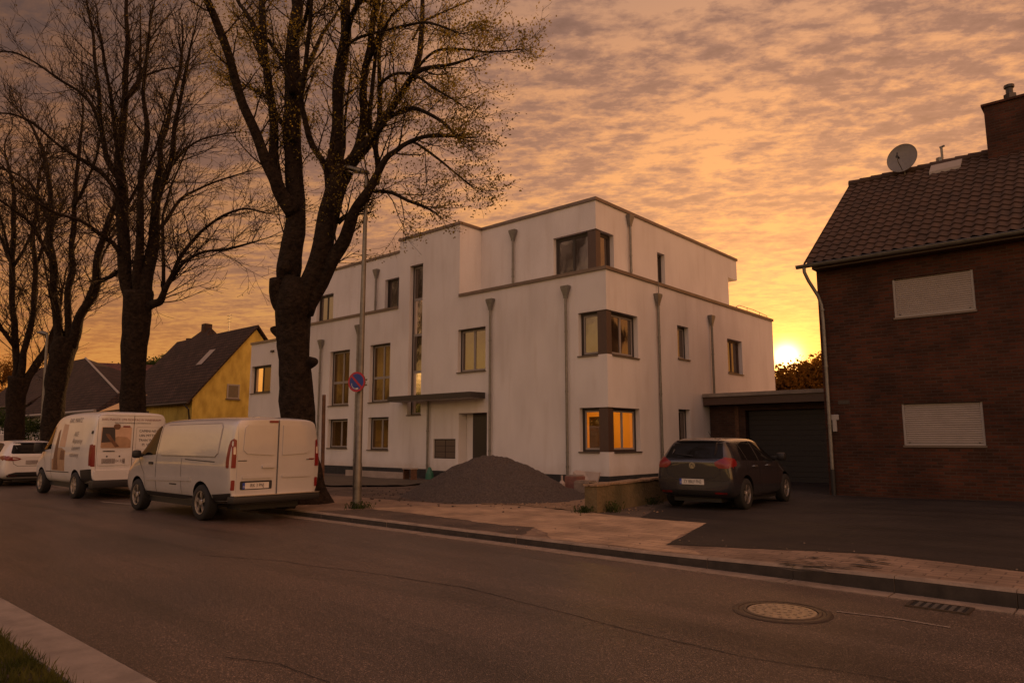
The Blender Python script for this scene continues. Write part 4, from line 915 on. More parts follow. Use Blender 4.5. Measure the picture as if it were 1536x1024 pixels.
def make_tree(name, label, limbs, D, base, seed, leaf, leafm, dens=1.0, lenmul=1.0, depth_fill=6, group=None, curve=.10, minr=.004, base_flare=True, endmul=1.0):
    """limbs: (list of (px, py, width_px), depth offset at the end, twigs y/n); real size follows from the distance D"""
    rnd = random.Random(seed)
    root = wthing(name, label, 'tree', base, group)
    tr, tw, lf = MB(), MB(), MB()
    for pts, dep, tws in limbs:
        n = len(pts); P = []; Rr = []
        for i, (px, py, w) in enumerate(pts):
            t = i / (n - 1) if n > 1 else 0
            P.append(at(px, py, D + dep * t ** 1.2)); Rr.append(w * .93 / 2 / FPX * D)
        # smooth the polyline
        Q, QR = [], []
        for i in range(n - 1):
            p0, p1, p2, p3 = P[max(i - 1, 0)], P[i], P[i + 1], P[min(i + 2, n - 1)]
            m = 3
            for k in range(m):
                t = k / m
                Q.append(.5 * ((2 * p1) + (p2 - p0) * t + (2 * p0 - 5 * p1 + 4 * p2 - p3) * t * t + (3 * p1 - p0 - 3 * p2 + p3) * t ** 3)); QR.append(Rr[i] * (1 - t) + Rr[i + 1] * t)
        Q.append(P[-1]); QR.append(Rr[-1])
        if tws != 'trunk':
            Q = [q + Vector((mnoise.noise(q * .9), mnoise.noise(q * .9 + Vector((9, 0, 0))), 0)) * min(.12, r_ * 1.2) for q, r_ in zip(Q, QR)]
        big = max(QR) > .06
        tr.tube(Q, QR, 14 if big else 7, wob=.22 if big else 0)
        if not tws or tws == 'trunk': continue
        ln = sum((Q[i + 1] - Q[i]).length for i in range(len(Q) - 1)); cnt = int(ln * 2.5 * dens * (tws if isinstance(tws, (int, float)) else 1)) + 2
        for j in range(cnt):
            t = .15 + .85 * (j + rnd.random()) / cnt; i = min(int(t * (len(Q) - 1)), len(Q) - 2)
            pp = Q[i].lerp(Q[i + 1], t * (len(Q) - 1) - i); dr = (Q[i + 1] - Q[i]).normalized()
            ax = Vector((rnd.gauss(0, 1), rnd.gauss(0, 1), rnd.gauss(0, .7))); ax = (ax - dr * ax.dot(dr)).normalized()
            nd = (dr * rnd.uniform(.5, 1.0) + ax * rnd.uniform(.6, 1.1) + Vector((0, 0, .15))).normalized()
            rr = min(QR[i] * .40, .022)
            grow(tw, lf, pp, nd, rnd.uniform(.8, 2.0) * lenmul * (1.15 - .5 * t), max(rr, .009), 2, rnd, leaf, curve, minr)
        dr = (Q[-1] - Q[-2]).normalized()
        for j in range(4):
            ax = Vector((rnd.gauss(0, 1), rnd.gauss(0, 1), rnd.gauss(0, 1))).normalized()
            grow(tw, lf, Q[-1 - (j > 1)], (dr + ax * (.12 if j == 0 else .5)).normalized(), rnd.uniform(.9, 1.8) * lenmul * endmul, max(QR[-1] * (.9 if j == 0 else .6), .009), 2, rnd, leaf, curve, minr)
    # root flare and burls come with the trunk
    b = Vector(base)
    if base_flare and D > 1e6:
        r0 = limbs[0][0][0][2] / 2 / FPX * D
        for k in range(7):
            a = k * .9 + rnd.random() * .4; d = Vector((math.cos(a), math.sin(a), 0))
            tr.tube([b + d * r0 * 1.12 + Vector((0, 0, -.05)), b + d * r0 * .82 + Vector((0, 0, .05)), b + d * r0 * .66 + Vector((0, 0, .45))], [r0 * .10, r0 * .30, r0 * .16], 7)
    # limbs growing towards and away from the street
    k = 0
    top = [P_ for pts, dep, tws in limbs[1:] for P_ in [at(pts[0][0], pts[0][1], D)] if tws != 'trunk']
    for k in range(depth_fill):
        p = rnd.choice(top); s = rnd.choice((-1, 1)); d = Vector((rnd.uniform(-.2, .2) - .45 * s, s * rnd.uniform(.5, .8), rnd.uniform(1.2, 1.9))).normalized()
        pts = [p]; q = p.copy(); r0 = rnd.uniform(.05, .09)
        for i in range(6): d = (d + Vector((rnd.gauss(0, .1), rnd.gauss(0, .1), .08))).normalized(); q = q + d * rnd.uniform(.7, 1.0); pts.append(q.copy())
        tr.tube(pts, [r0 * (1 - .13 * i) for i in range(7)], 8)
        for j in range(int(9 * dens)):
            i = rnd.randint(1, 5); ax = Vector((rnd.gauss(0, 1), rnd.gauss(0, 1), rnd.gauss(0, .6))).normalized()
            grow(tw, lf, pts[i], (ax + d * .7).normalized(), rnd.uniform(1.0, 2.2) * lenmul, .018, 2, rnd, leaf, curve, minr)
    t = tr.build('trunk', 'bark', root, smooth=True, recalc=False)
    tw.build('branches', 'twig', root, recalc=False)
    if lf.v: lf.build('foliage', leafm, root, recalc=False)
    return root

W = lambda s: [tuple(p) for p in s]
tree1 = [
 ([(463, 768, 84), (460, 752, 70), (457, 735, 63), (450, 690, 57), (446, 620, 53), (443, 560, 50), (440, 500, 54), (437, 470, 60), (441, 440, 62), (446, 415, 50)], 0, 'trunk'),
 ([(436, 475, 34), (423, 455, 32), (415, 435, 26), (411, 418, 16)], -.3, 'trunk'), ([(430, 425, 30), (427, 405, 26), (429, 396, 14)], -.4, 'trunk'), ([(455, 545, 30), (470, 543, 16), (474, 541, 6)], -.2, 'trunk'), ([(425, 500, 26), (412, 494, 14), (409, 490, 7)], 0, 'trunk'),
 ([(436, 450, 40), (437, 400, 36), (440, 350, 33), (441, 300, 31), (442, 260, 28), (441, 200, 28), (440, 100, 24), (441, 40, 20), (440, -60, 16), (438, -160, 8)], .6, .7),
 ([(438, 320, 26), (421, 289, 24), (413, 266, 22), (398, 234, 17), (378, 187, 15), (362, 141, 14), (351, 102, 13), (339, 70, 12), (323, 31, 11), (312, 0, 10), (295, -50, 8), (280, -110, 5)], -1.5, 1),
 ([(418, 275, 18), (413, 242, 17), (409, 187, 14), (402, 137, 13), (398, 78, 12), (394, 31, 12), (392, 0, 11), (388, -70, 8), (380, -150, 5)], 1.0, 1),
 ([(396, 100, 9), (392, 90, 9), (384, 47, 8), (366, 16, 7), (355, 0, 6), (338, -50, 4)], .8, 1),
 ([(440, 140, 12), (427, 98, 9), (413, 74, 8), (404, 62, 6), (392, 50, 5)], 1.2, 1),
 ([(443, 60, 10), (452, 45, 8), (460, 23, 7), (464, 0, 6), (470, -60, 4)], -1.2, 1),
 ([(491, 280, 12), (487, 250, 10), (468, 219, 10), (456, 176, 9), (450, 148, 8), (456, 117, 7), (460, 78, 7), (464, 39, 6), (468, 0, 5), (472, -60, 4)], -1.6, 1),
 ([(446, 470, 36), (468, 425, 36), (482, 380, 34), (492, 340, 33), (500, 300, 34), (505, 265, 32)], -.2, .2),
 ([(503, 280, 26), (505, 234, 22), (507, 168, 19), (513, 98, 19), (516, 39, 17), (520, 0, 15), (524, -60, 12), (526, -150, 7)], .6, .8),
 ([(516, 60, 10), (524, 31, 10), (534, 15, 9), (545, -5, 8), (560, -60, 5)], -1.4, 1),
 ([(506, 275, 26), (527, 242, 20), (550, 219, 17), (570, 191, 14), (581, 172, 12), (605, 133, 10), (624, 109, 8), (650, 101, 6), (675, 98, 5), (706, 88, 3)], -1.6, 1),
 ([(528, 240, 15), (538, 219, 14), (544, 187, 13), (546, 137, 13), (550, 86, 12), (558, 39, 11), (568, 0, 10), (578, -60, 7), (590, -140, 4)], 1.2, 1),
 ([(551, 100, 7), (558, 82, 7), (573, 51, 6), (589, 23, 5), (616, 0, 4), (650, -40, 3)], -1.5, 1),
 ([(562, 275, 11), (568, 250, 10), (564, 219, 9), (570, 172, 9), (570, 125, 8), (570, 78, 6), (574, 40, 4)], 1.6, 1),
 ([(570, 130, 5), (577, 121, 5), (589, 113, 5), (606, 110, 4), (624, 113, 4), (652, 133, 4), (690, 156, 2)], -2, 1),
 ([(555, 218, 7), (573, 187, 7), (597, 168, 7), (614, 163, 7), (628, 164, 6), (659, 180, 5), (677, 195, 4), (690, 211, 2)], -2.4, 1),
 ([(462, 470, 24), (482, 425, 22), (499, 390, 21), (515, 364, 20), (523, 344, 19), (534, 312, 18), (550, 289, 16), (566, 266, 12), (581, 238, 9), (595, 226, 8), (609, 215, 7), (636, 205, 6), (660, 203, 7), (681, 204, 5)], -1.2, .8),
 ([(610, 214, 4), (624, 215, 4), (652, 234, 4), (678, 255, 3), (706, 277, 2)], -2, 1),
 ([(553, 286, 6), (566, 287, 6), (589, 289, 6), (612, 301, 5), (630, 308, 5), (648, 316, 3)], -1.5, 1.4),
 ([(508, 335, 8), (517, 326, 8), (530, 320, 6)], 0, .3),
 ([(508, 90, 5), (519, 70, 5), (542, 55, 5), (589, 43, 4), (617, 37, 4), (644, 35, 4), (690, 51, 2)], -2.2, 1),
 ([(620, 118, 6), (630, 98, 5), (652, 78, 4), (672, 74, 4), (690, 74, 4), (715, 76, 3), (730, 78, 3), (768, 76, 2)], -2, 1.3),
 ([(618, 60, 4), (632, 35, 4), (650, 26, 4), (671, 16, 3), (710, 0, 2)], 1.5, 1),
 ([(440, 210, 7), (425, 190, 6), (405, 150, 5), (372, 130, 4), (340, 128, 3)], 2.5, 1)]
t1b = on(462, 756, z=.1)
D1 = (t1b - Vector((0, 0, H))).dot(at(768, 512, 1) - Vector((0, 0, H))) + .25
make_tree('lime_tree', 'largest tree with twin stems and fresh yellowish leaves, beside the silver van', tree1, D1, (t1b.x, t1b.y, .1), 11, (.65, (3, 8), .085, .015, .034), 'leaf_yellow', dens=1.0, lenmul=.78, depth_fill=4, minr=.003, endmul=.55, group='street trees along the pavement')

def treebase(px, Y=9.2):
    p = on(px, 700, Y=Y); D = (Vector((p.x, p.y, .1)) - Vector((0, 0, H))).dot(at(768, 512, 1) - Vector((0, 0, H))); return (p.x, p.y, .1), D
tree2 = [
 ([(199, 725, 46), (199, 680, 40), (199, 615, 38), (200, 560, 36), (203, 500, 40), (206, 460, 44), (207, 435, 42)], 0, 'trunk'),
 ([(198, 470, 22), (191, 440, 20), (188, 400, 20), (186, 350, 19), (183, 300, 17), (182, 250, 14), (184, 200, 12), (187, 150, 11), (190, 100, 9), (192, 50, 7), (190, 0, 5), (188, -60, 3)], .5, 1),
 ([(206, 460, 18), (207, 400, 14), (209, 350, 12), (213, 300, 10), (217, 254, 9), (222, 200, 8), (214, 150, 6), (218, 100, 5), (224, 50, 4)], -1.5, 1),
 ([(214, 455, 22), (220, 410, 21), (225, 370, 18), (229, 330, 15), (234, 290, 12), (238, 250, 10), (243, 215, 9), (250, 190, 8), (258, 160, 6), (266, 120, 5), (275, 70, 4)], 1.2, 1),
 ([(229, 330, 9), (240, 300, 9), (250, 265, 9), (256, 230, 8), (262, 190, 7), (270, 150, 6), (277, 110, 5), (288, 60, 3)], -1.2, 1),
 ([(216, 460, 18), (228, 456, 15), (240, 452, 13), (246, 438, 9), (255, 415, 7), (268, 390, 6), (290, 360, 5), (310, 340, 4), (340, 322, 4), (370, 313, 3), (400, 320, 2)], -1.5, 1),
 ([(245, 440, 6), (255, 420, 6), (275, 395, 5), (305, 378, 4), (340, 374, 4), (390, 360, 2)], -2.5, 1),
 ([(232, 350, 6), (250, 330, 6), (270, 300, 5), (295, 285, 4), (330, 270, 3), (370, 258, 2)], 2, 1),
 ([(232, 300, 5), (246, 262, 5), (270, 232, 4), (300, 210, 3), (340, 200, 2)], 1, 1),
 ([(184, 320, 9), (172, 290, 8), (160, 270, 7), (140, 250, 6), (110, 232, 5), (85, 215, 4), (50, 185, 4), (20, 172, 3), (0, 170, 2)], -1.8, 1),
 ([(183, 280, 9), (168, 250, 8), (156, 215, 8), (151, 180, 7), (148, 150, 7), (145, 117, 6), (141, 70, 5), (135, 30, 4), (128, -10, 3)], 1, 1),
 ([(182, 240, 7), (174, 205, 7), (166, 170, 6), (162, 130, 5), (157, 90, 4), (150, 50, 3)], -1.4, 1),
 ([(150, 190, 5), (138, 160, 5), (118, 138, 4), (90, 120, 4), (55, 95, 3), (25, 80, 3), (0, 77, 2)], -1, 1),
 ([(188, 150, 5), (200, 130, 5), (215, 115, 4), (240, 105, 3), (270, 100, 2)], 1.5, 1),
 ([(186, 390, 8), (170, 365, 7), (150, 350, 6), (120, 330, 5), (85, 320, 4), (50, 300, 3)], -2, 1)]
b2, D2 = treebase(199)
make_tree('street_tree', 'bare upright tree rising behind the high roofed white van', tree2, D2, b2, 22, (.22, (1, 3), .10, .018, .036), 'leaf_bud', dens=1.5, lenmul=1.15, depth_fill=3, group='street trees along the pavement', minr=.005)
tree3 = [
 ([(76, 735, 38), (77, 690, 34), (79, 640, 32), (83, 590, 31), (90, 550, 34), (97, 520, 38), (99, 505, 34)], 0, 'trunk'),
 ([(90, 525, 18), (88, 500, 15), (85, 466, 13), (80, 416, 12), (78, 366, 11), (80, 327, 10), (75, 290, 8), (70, 250, 7), (60, 215, 6), (48, 190, 4), (30, 170, 3)], 1, 1),
 ([(104, 520, 18), (112, 495, 16), (126, 466, 14), (140, 433, 13), (146, 393, 11), (153, 356, 10), (163, 323, 9), (172, 300, 7), (180, 265, 5), (184, 220, 3)], -1.2, 1),
 ([(100, 510, 13), (103, 473, 10), (103, 433, 10), (108, 393, 9), (108, 350, 9), (111, 307, 7), (115, 260, 6), (120, 215, 5), (124, 170, 3)], .8, 1),
 ([(142, 425, 7), (152, 420, 7), (173, 412, 6), (190, 398, 5), (215, 385, 3)], -1.5, 1),
 ([(80, 400, 6), (66, 370, 6), (50, 340, 5), (28, 320, 4), (0, 300, 3)], -1.5, 1),
 ([(112, 310, 5), (126, 280, 5), (140, 250, 4), (150, 215, 3)], -1, 1), ([(78, 340, 5), (60, 300, 5), (40, 270, 4), (10, 255, 3)], 1.5, 1),
 ([(150, 370, 5), (165, 350, 5), (180, 330, 4), (205, 310, 3)], 1.5, 1)]
b3, D3 = treebase(76)
make_tree('street_tree', 'bare forked tree rising between the white car and the high roofed van', tree3, D3, b3, 33, (.12, (1, 2), .12, .02, .045), 'leaf_bud', dens=1.4, lenmul=1.3, depth_fill=3, group='street trees along the pavement', minr=.007)
tree4 = [
 ([(20, 735, 32), (21, 690, 28), (22, 640, 26), (25, 590, 26), (28, 565, 26)], 0, 'trunk'),
 ([(26, 590, 13), (25, 550, 11), (22, 516, 10), (20, 466, 9), (20, 416, 9), (20, 366, 8), (20, 317, 7), (16, 270, 5), (8, 230, 3)], 1, 1),
 ([(28, 575, 13), (35, 540, 10), (42, 505, 9), (50, 466, 8), (53, 416, 8), (50, 366, 7), (55, 317, 6), (58, 270, 4), (66, 240, 3)], -1, 1),
 ([(28, 600, 15), (38, 572, 13), (50, 553, 12), (60, 537, 11), (70, 519, 10), (80, 498, 9), (88, 470, 6), (92, 440, 4)], 1.2, 1),
 ([(22, 520, 6), (8, 500, 6), (-10, 470, 5), (-30, 440, 4)], -1, 1), ([(20, 400, 5), (6, 370, 5), (-8, 340, 4)], 1, 1), ([(52, 400, 5), (64, 370, 5), (76, 340, 4), (90, 320, 3)], 0, 1)]
b4, D4 = treebase(20)
make_tree('street_tree', 'leftmost bare tree, its low limb leaning right over the houses', tree4, D4, b4, 44, (.12, (1, 2), .14, .025, .05), 'leaf_bud', dens=1.4, lenmul=1.4, depth_fill=3, group='street trees along the pavement', minr=.008)

g = MB(); rnd_ = random.Random(5)
for k in range(58):
    x_ = -150 + k * 3.4 + rnd_.uniform(-1, 1); h_ = rnd_.uniform(5.5, 8.5); y_ = rnd_.uniform(-24, -17)
    for q_ in range(9):
        leaf_quads(g, Vector((x_ + rnd_.gauss(0, 1.3), y_ + rnd_.gauss(0, .8), h_ * (.35 + .6 * rnd_.random()))), 150, .85, .08, .26, rnd_)
tag(g.build('tree_line', 'leaf_green', recalc=False), 'dark row of trees across the street, seen mirrored in windows and paint', 'trees', kind='stuff')
def bushy(name, label, c, rx, rz, n, s, seed, m, group=None, trunk=True, h0=None):
    rnd = random.Random(seed); r = wthing(name, label, 'tree' if trunk else 'bush', (c[0], c[1], 0), group); g = MB(); C0 = Vector(c); t = MB()
    cl = []
    for k in range(26):
        d = Vector((rnd.gauss(0, 1), rnd.gauss(0, 1), rnd.gauss(0, .8))).normalized() * rnd.uniform(.35, 1.0)
        cl.append(C0 + Vector((d.x * rx, d.y * rx, d.z * rz)))
    for q in cl: leaf_quads(g, q, n // 26, rx * .19, s * .6, s * 1.2, rnd)
    if trunk:
        t.tube([(c[0], c[1], 0), (c[0], c[1], c[2] * .5), (c[0] + .1, c[1], c[2])], [.18, .14, .06], 8)
        for q in cl: t.tube([C0 - Vector((0, 0, rz * .6)), (C0 + q) / 2, q], [.06, .035, .015], 4)
        t.build('trunk', 'bark', r)
    g.build('crown' if trunk else 'foliage', m, r, recalc=False); return r
GF = 'trees behind the garage'
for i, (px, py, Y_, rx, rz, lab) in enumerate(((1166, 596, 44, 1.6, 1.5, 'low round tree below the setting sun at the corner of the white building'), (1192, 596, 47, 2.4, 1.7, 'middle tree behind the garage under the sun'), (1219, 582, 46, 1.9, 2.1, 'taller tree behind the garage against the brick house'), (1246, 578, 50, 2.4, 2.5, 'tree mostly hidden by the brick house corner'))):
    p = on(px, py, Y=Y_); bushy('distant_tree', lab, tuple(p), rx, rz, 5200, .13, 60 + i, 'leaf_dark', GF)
for i, (px, py, Y_, rx, rz) in enumerate(((232, 556, 60, 3.4, 2.0), (215, 562, 64, 3.0, 2.2), (190, 560, 70, 4.5, 2.4), (250, 548, 66, 2.6, 1.6))):
    p = on(px, py, Y=Y_); bushy('distant_tree', ('dark tree on the skyline just left of the yellow house roof', 'dark tree on the skyline right of the second trunk', 'dark tree on the skyline behind the second trunk', 'low tree top showing over the yellow house roof')[i], tuple(p), rx, rz, 2600, .26, 80 + i, 'leaf_green', 'trees on the skyline')
for i, (px, py, Y_, rx, rz, lab) in enumerate(((44, 644, 13.5, 1.0, .75, 'round clipped green bush by the red shutters'), (14, 632, 14.0, 1.3, .7, 'low hedge bush behind the leftmost trunk'))):
    p = on(px, py, Y=Y_); bushy('bush', lab, tuple(p), rx, rz, 2600, .07, 90 + i, 'leaf_green', 'garden bushes', trunk=False)
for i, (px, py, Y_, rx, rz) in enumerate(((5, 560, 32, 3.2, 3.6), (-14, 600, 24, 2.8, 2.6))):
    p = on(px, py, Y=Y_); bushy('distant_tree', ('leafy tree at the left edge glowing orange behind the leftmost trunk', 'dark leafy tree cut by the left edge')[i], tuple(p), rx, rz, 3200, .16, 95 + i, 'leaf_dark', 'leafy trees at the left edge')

# ------------------------------------------------------------------ vehicles (local frame: x forward, y left, z up)
class Body:
    """lofted shell with cut wheel arches; conforming patches are laid on it by ray casting"""
    def __init__(s, name, root, st, wheels, wr, paint, flare=.0, levels=2):
        mb = MB(); rings = []
        for (x, zb, zm, zs, zr, wm, ws, wrf) in st:
            gm = .5
            half = [(0, zb), (wm * .70, zb), (wm * .965, zb + .05), (wm * (1.0), zm), (wm * .5 + ws * .5, (zm + zs) / 2 + .03), (ws, zs), (ws * .96 + wrf * .04, zs + min(.05, (zr - zs) * .2)),
                    (ws * .45 + wrf * .55, zs + (zr - zs) * .52), (wrf * 1.01, zr - min(.09, (zr - zs) * .3)), (wrf * .90, zr - min(.025, (zr - zs) * .1)), (wrf * .55, zr), (0, zr + .008)]
            rings.append([(x, y, z) for y, z in half] + [(x, -y, z) for y, z in half[-2:0:-1]])
        n = len(rings[0]); vs = [p for r_ in rings for p in r_]; fs = []
        for i in range(len(rings) - 1):
            for k in range(n): fs.append((i * n + k, i * n + (k + 1) % n, (i + 1) * n + (k + 1) % n, (i + 1) * n + k))
        for b in (0, (len(rings) - 1) * n):
            h = n // 2
            for k in range(h):
                l0, l1 = k, k + 1; r0, r1 = (n - k) % n, (n - k - 1) % n
                q = [b + l0, b + l1, b + r1, b + r0]; q = [v for i_, v in enumerate(q) if v not in q[:i_]]
                fs.append(q)
        mb.add(vs, fs); o = mb.build(name, [paint, 'black_plastic'], None)
        md = o.modifiers.new('s', 'SUBSURF'); md.levels = levels; md.render_levels = levels
        # wheel arches
        cut = MB()
        for (wx, wy) in wheels:
            sg = 1 if wy > 0 else -1
            cut.lathe([(wr + .065, 0), (wr + .065, .36)], (wx, wy - sg * .20 if sg > 0 else wy - .16, wr - .005), 'y', 32, 1)
        cme = []
        bpy.context.view_layer.update()
        for (wx, wy) in wheels:
            c = MB(); y0 = wy - .26 if wy > 0 else wy - .14
            n_ = 36; r2 = wr + .065; vs2 = []
            for y in (y0, y0 + .40):
                for k in range(n_):
                    a = 2 * math.pi * k / n_; vs2.append((wx + r2 * math.cos(a), y, wr + r2 * math.sin(a)))
            c.add(vs2, [tuple(range(n_)), tuple(range(2 * n_ - 1, n_ - 1, -1))] + [(k, n_ + k, n_ + (k + 1) % n_, (k + 1) % n_) for k in range(n_)], 1)
            co_ = c.build('cut', [paint, 'black_plastic'], None); cme.append(co_)
            md = o.modifiers.new('b', 'BOOLEAN'); md.object = co_; md.operation = 'DIFFERENCE'; md.solver = 'EXACT'
        bpy.context.view_layer.update()
        dg = bpy.context.evaluated_depsgraph_get(); ev = o.evaluated_get(dg)
        me = bpy.data.meshes.new_from_object(ev); me.name = name
        s.bvh = BVHTree.FromPolygons([v.co.copy() for v in me.vertices], [tuple(p.vertices) for p in me.polygons])
        o.modifiers.clear(); o.data = me
        for c in cme: bpy.data.objects.remove(c)
        me.polygons.foreach_set('use_smooth', [True] * len(me.polygons)); me.set_sharp_from_angle(angle=R(32))
        o.parent = root; s.obj = o; s.root = root
    def cast(s, axis, a, b):
        if axis == 'left': o, d = Vector((a, 3, b)), Vector((0, -1, 0))
        elif axis == 'right': o, d = Vector((a, -3, b)), Vector((0, 1, 0))
        elif axis == 'rear': o, d = Vector((-6, a, b)), Vector((1, 0, 0))
        elif axis == 'front': o, d = Vector((6, a, b)), Vector((-1, 0, 0))
        else: o, d = Vector((a, b, 4)), Vector((0, 0, -1))
        h = s.bvh.ray_cast(o, d)
        if h[0] is None:
            lo = s.bvh.find_nearest(o + d * (2.1 if axis in ('left', 'right') else 3.7)); return lo[0], -d
        return h[0], -d
    def patch(s, name, axis, poly, m, off=.004, step=.07, parent=None, label=None, depth=.012):
        v, f, be = cut_patch(poly, step); P = []; Q = []
        for a, b in v:
            h, d = s.cast(axis, a, b); P.append(h + d * off); Q.append(h - d * depth)
        mb = MB(); n = len(P); mb.add(P + Q, f + [(a, b, b + n, a + n) for a, b in be])
        o = mb.build(name, m, parent or s.root, smooth=True, recalc=True, sharp=40)
        if label: o['label'] = label
        return o
    def line(s, name, axis, pts, w, m='seam', off=.003, parent=None):
        mb = MB()
        for i in range(len(pts) - 1):
            a, b = Vector(pts[i]), Vector(pts[i + 1]); L_ = (b - a).length; k = max(1, int(L_ / .06)); d = (b - a).normalized(); q = Vector((-d.y, d.x)) * w / 2
            P = []
            for j in range(k + 1):
                c = a.lerp(b, j / k)
                for e in (-1, 1): h, dd = s.cast(axis, c.x + q.x * e, c.y + q.y * e); P.append(h + dd * off)
            mb.add(P, [(2 * j, 2 * j + 1, 2 * j + 3, 2 * j + 2) for j in range(k)])
        return mb.build(name, m, parent or s.root, recalc=False)
    def text(s, name, axis, txt, size, a, b, m, rot=0, shear=0, wscale=1, off=.008, parent=None, flip=1):
        v, f = text_mesh(txt, size, shear); P = []
        for x, y in v:
            x *= wscale; x, y = x * math.cos(rot) - y * math.sin(rot), x * math.sin(rot) + y * math.cos(rot)
            h, d = s.cast(axis, a + x * flip, b + y); P.append(h + d * off)
        return MB().add(P, f).build(name, m, parent or s.root, recalc=False)
def wheel(root, x, y, r, w=.21, spokes=5, rimm='rim', cap=False):
    sg = 1 if y > 0 else -1
    o = MB(); c = (x, y, r)
    pr = [(r * .62, -w / 2), (r * .93, -w / 2), (r * .985, -w / 2 + .02), (r, -w / 2 + .045), (r, w / 2 - .045), (r * .985, w / 2 - .02), (r * .93, w / 2), (r * .66, w / 2 + .004), (r * .62, w / 2 - .02)]
    o.lathe(pr, c, 'y', 36); wh = o.build('wheel', 'rubber', root, smooth=True, sharp=50)
    g = MB(); g.lathe([(r * .66, 0), (r * .655, sg * (w / 2 - .004)), (r * .60, sg * (w / 2 - .008)), (r * .585, sg * (w / 2 - .04))], c, 'y', 36)
    ys = sg * (w / 2 - .02)
    g.lathe([(.001, ys + sg * .012), (r * .15, ys + sg * .010), (r * .19, ys - sg * .01)], c, 'y', 18)
    for k in range(spokes):
        a = 2 * math.pi * (k + .25) / spokes; ca, sa = math.cos(a), math.sin(a)
        for e in ((-.11, -.02), (.11, .02)) if not cap else ((0, 0),):
            wd = .016 if not cap else .035
            pts = []
            for rr, an, hw in ((r * .16, a + e[1], wd * 1.1), (r * .61, a + e[0], wd * .9)):
                tx, tz = -math.sin(an), math.cos(an); pts.append([(x + rr * math.cos(an) + q * hw * tx, y + ys + dy, r + rr * math.sin(an) + q * hw * tz) for q in (-1, 1) for dy in (sg * .004, -sg * .025)])
            p, q = pts; g.add(p + q, [(0, 2, 6, 4), (1, 5, 7, 3), (0, 4, 5, 1), (2, 3, 7, 6)])
    g.build('rim', rimm, wh, smooth=True, sharp=30)
    MB().lathe([(.001, sg * (w / 2 - .075)), (r * .60, sg * (w / 2 - .075))], c, 'y', 30).build('brake_disc', 'black_plastic', wh)
    return wh
def plate(body, axis, a, z, txt, w=.52, h=.11, blue=True, ink='ink', m='plate', flip=1, d_char='D', back=None):
    pl = body.patch('number_plate', axis, [(a - w / 2, z - h / 2), (a + w / 2, z - h / 2), (a + w / 2, z + h / 2), (a - w / 2, z + h / 2)], m, off=.014, step=.2)
    s0 = a - flip * (w / 2 - .022)
    if blue:
        body.patch('country_strip', axis, [(s0 - .022, z - h / 2), (s0 + .022, z - h / 2), (s0 + .022, z + h / 2), (s0 - .022, z + h / 2)], 'plate_blue', off=.016, step=.2, parent=pl)
        body.text('lettering', axis, d_char, .05, s0, z - .018, 'plate', off=.020, parent=pl, flip=flip)
    body.text('lettering', axis, txt, h * .86, a + flip * .02, z, ink, wscale=.72, off=.018, parent=pl, flip=flip)
    return pl
def mirror(root, x, y, z, m, s=1.0):
    sg = 1 if y > 0 else -1; g = MB()
    g.box(x - .09 * s, x + .09 * s, y, y + sg * .20 * s, z - .02, z + .26 * s if s > 1 else z + .15, bev=.05)
    g.box(x - .03, x + .03, y - sg * .12, y + sg * .02, z, z + .07, bev=.01)
    return g.build('mirror', m, root, smooth=True, sharp=40)
def rr_poly(a0, a1, b0, b1, r=.05, n=4):
    p = []
    for cx_, cy_, s_ in ((a1 - r, b0 + r, -90), (a1 - r, b1 - r, 0), (a0 + r, b1 - r, 90), (a0 + r, b0 + r, 180)):
        for k in range(n + 1): t = R(s_ + 90 * k / n); p.append((cx_ + r * math.cos(t), cy_ + r * math.sin(t)))
    return p
def outline(b, axis, poly, w, m='seam', name='panel_gap', parent=None): return b.line(name, axis, list(poly) + [poly[0]], w, m, parent=parent)

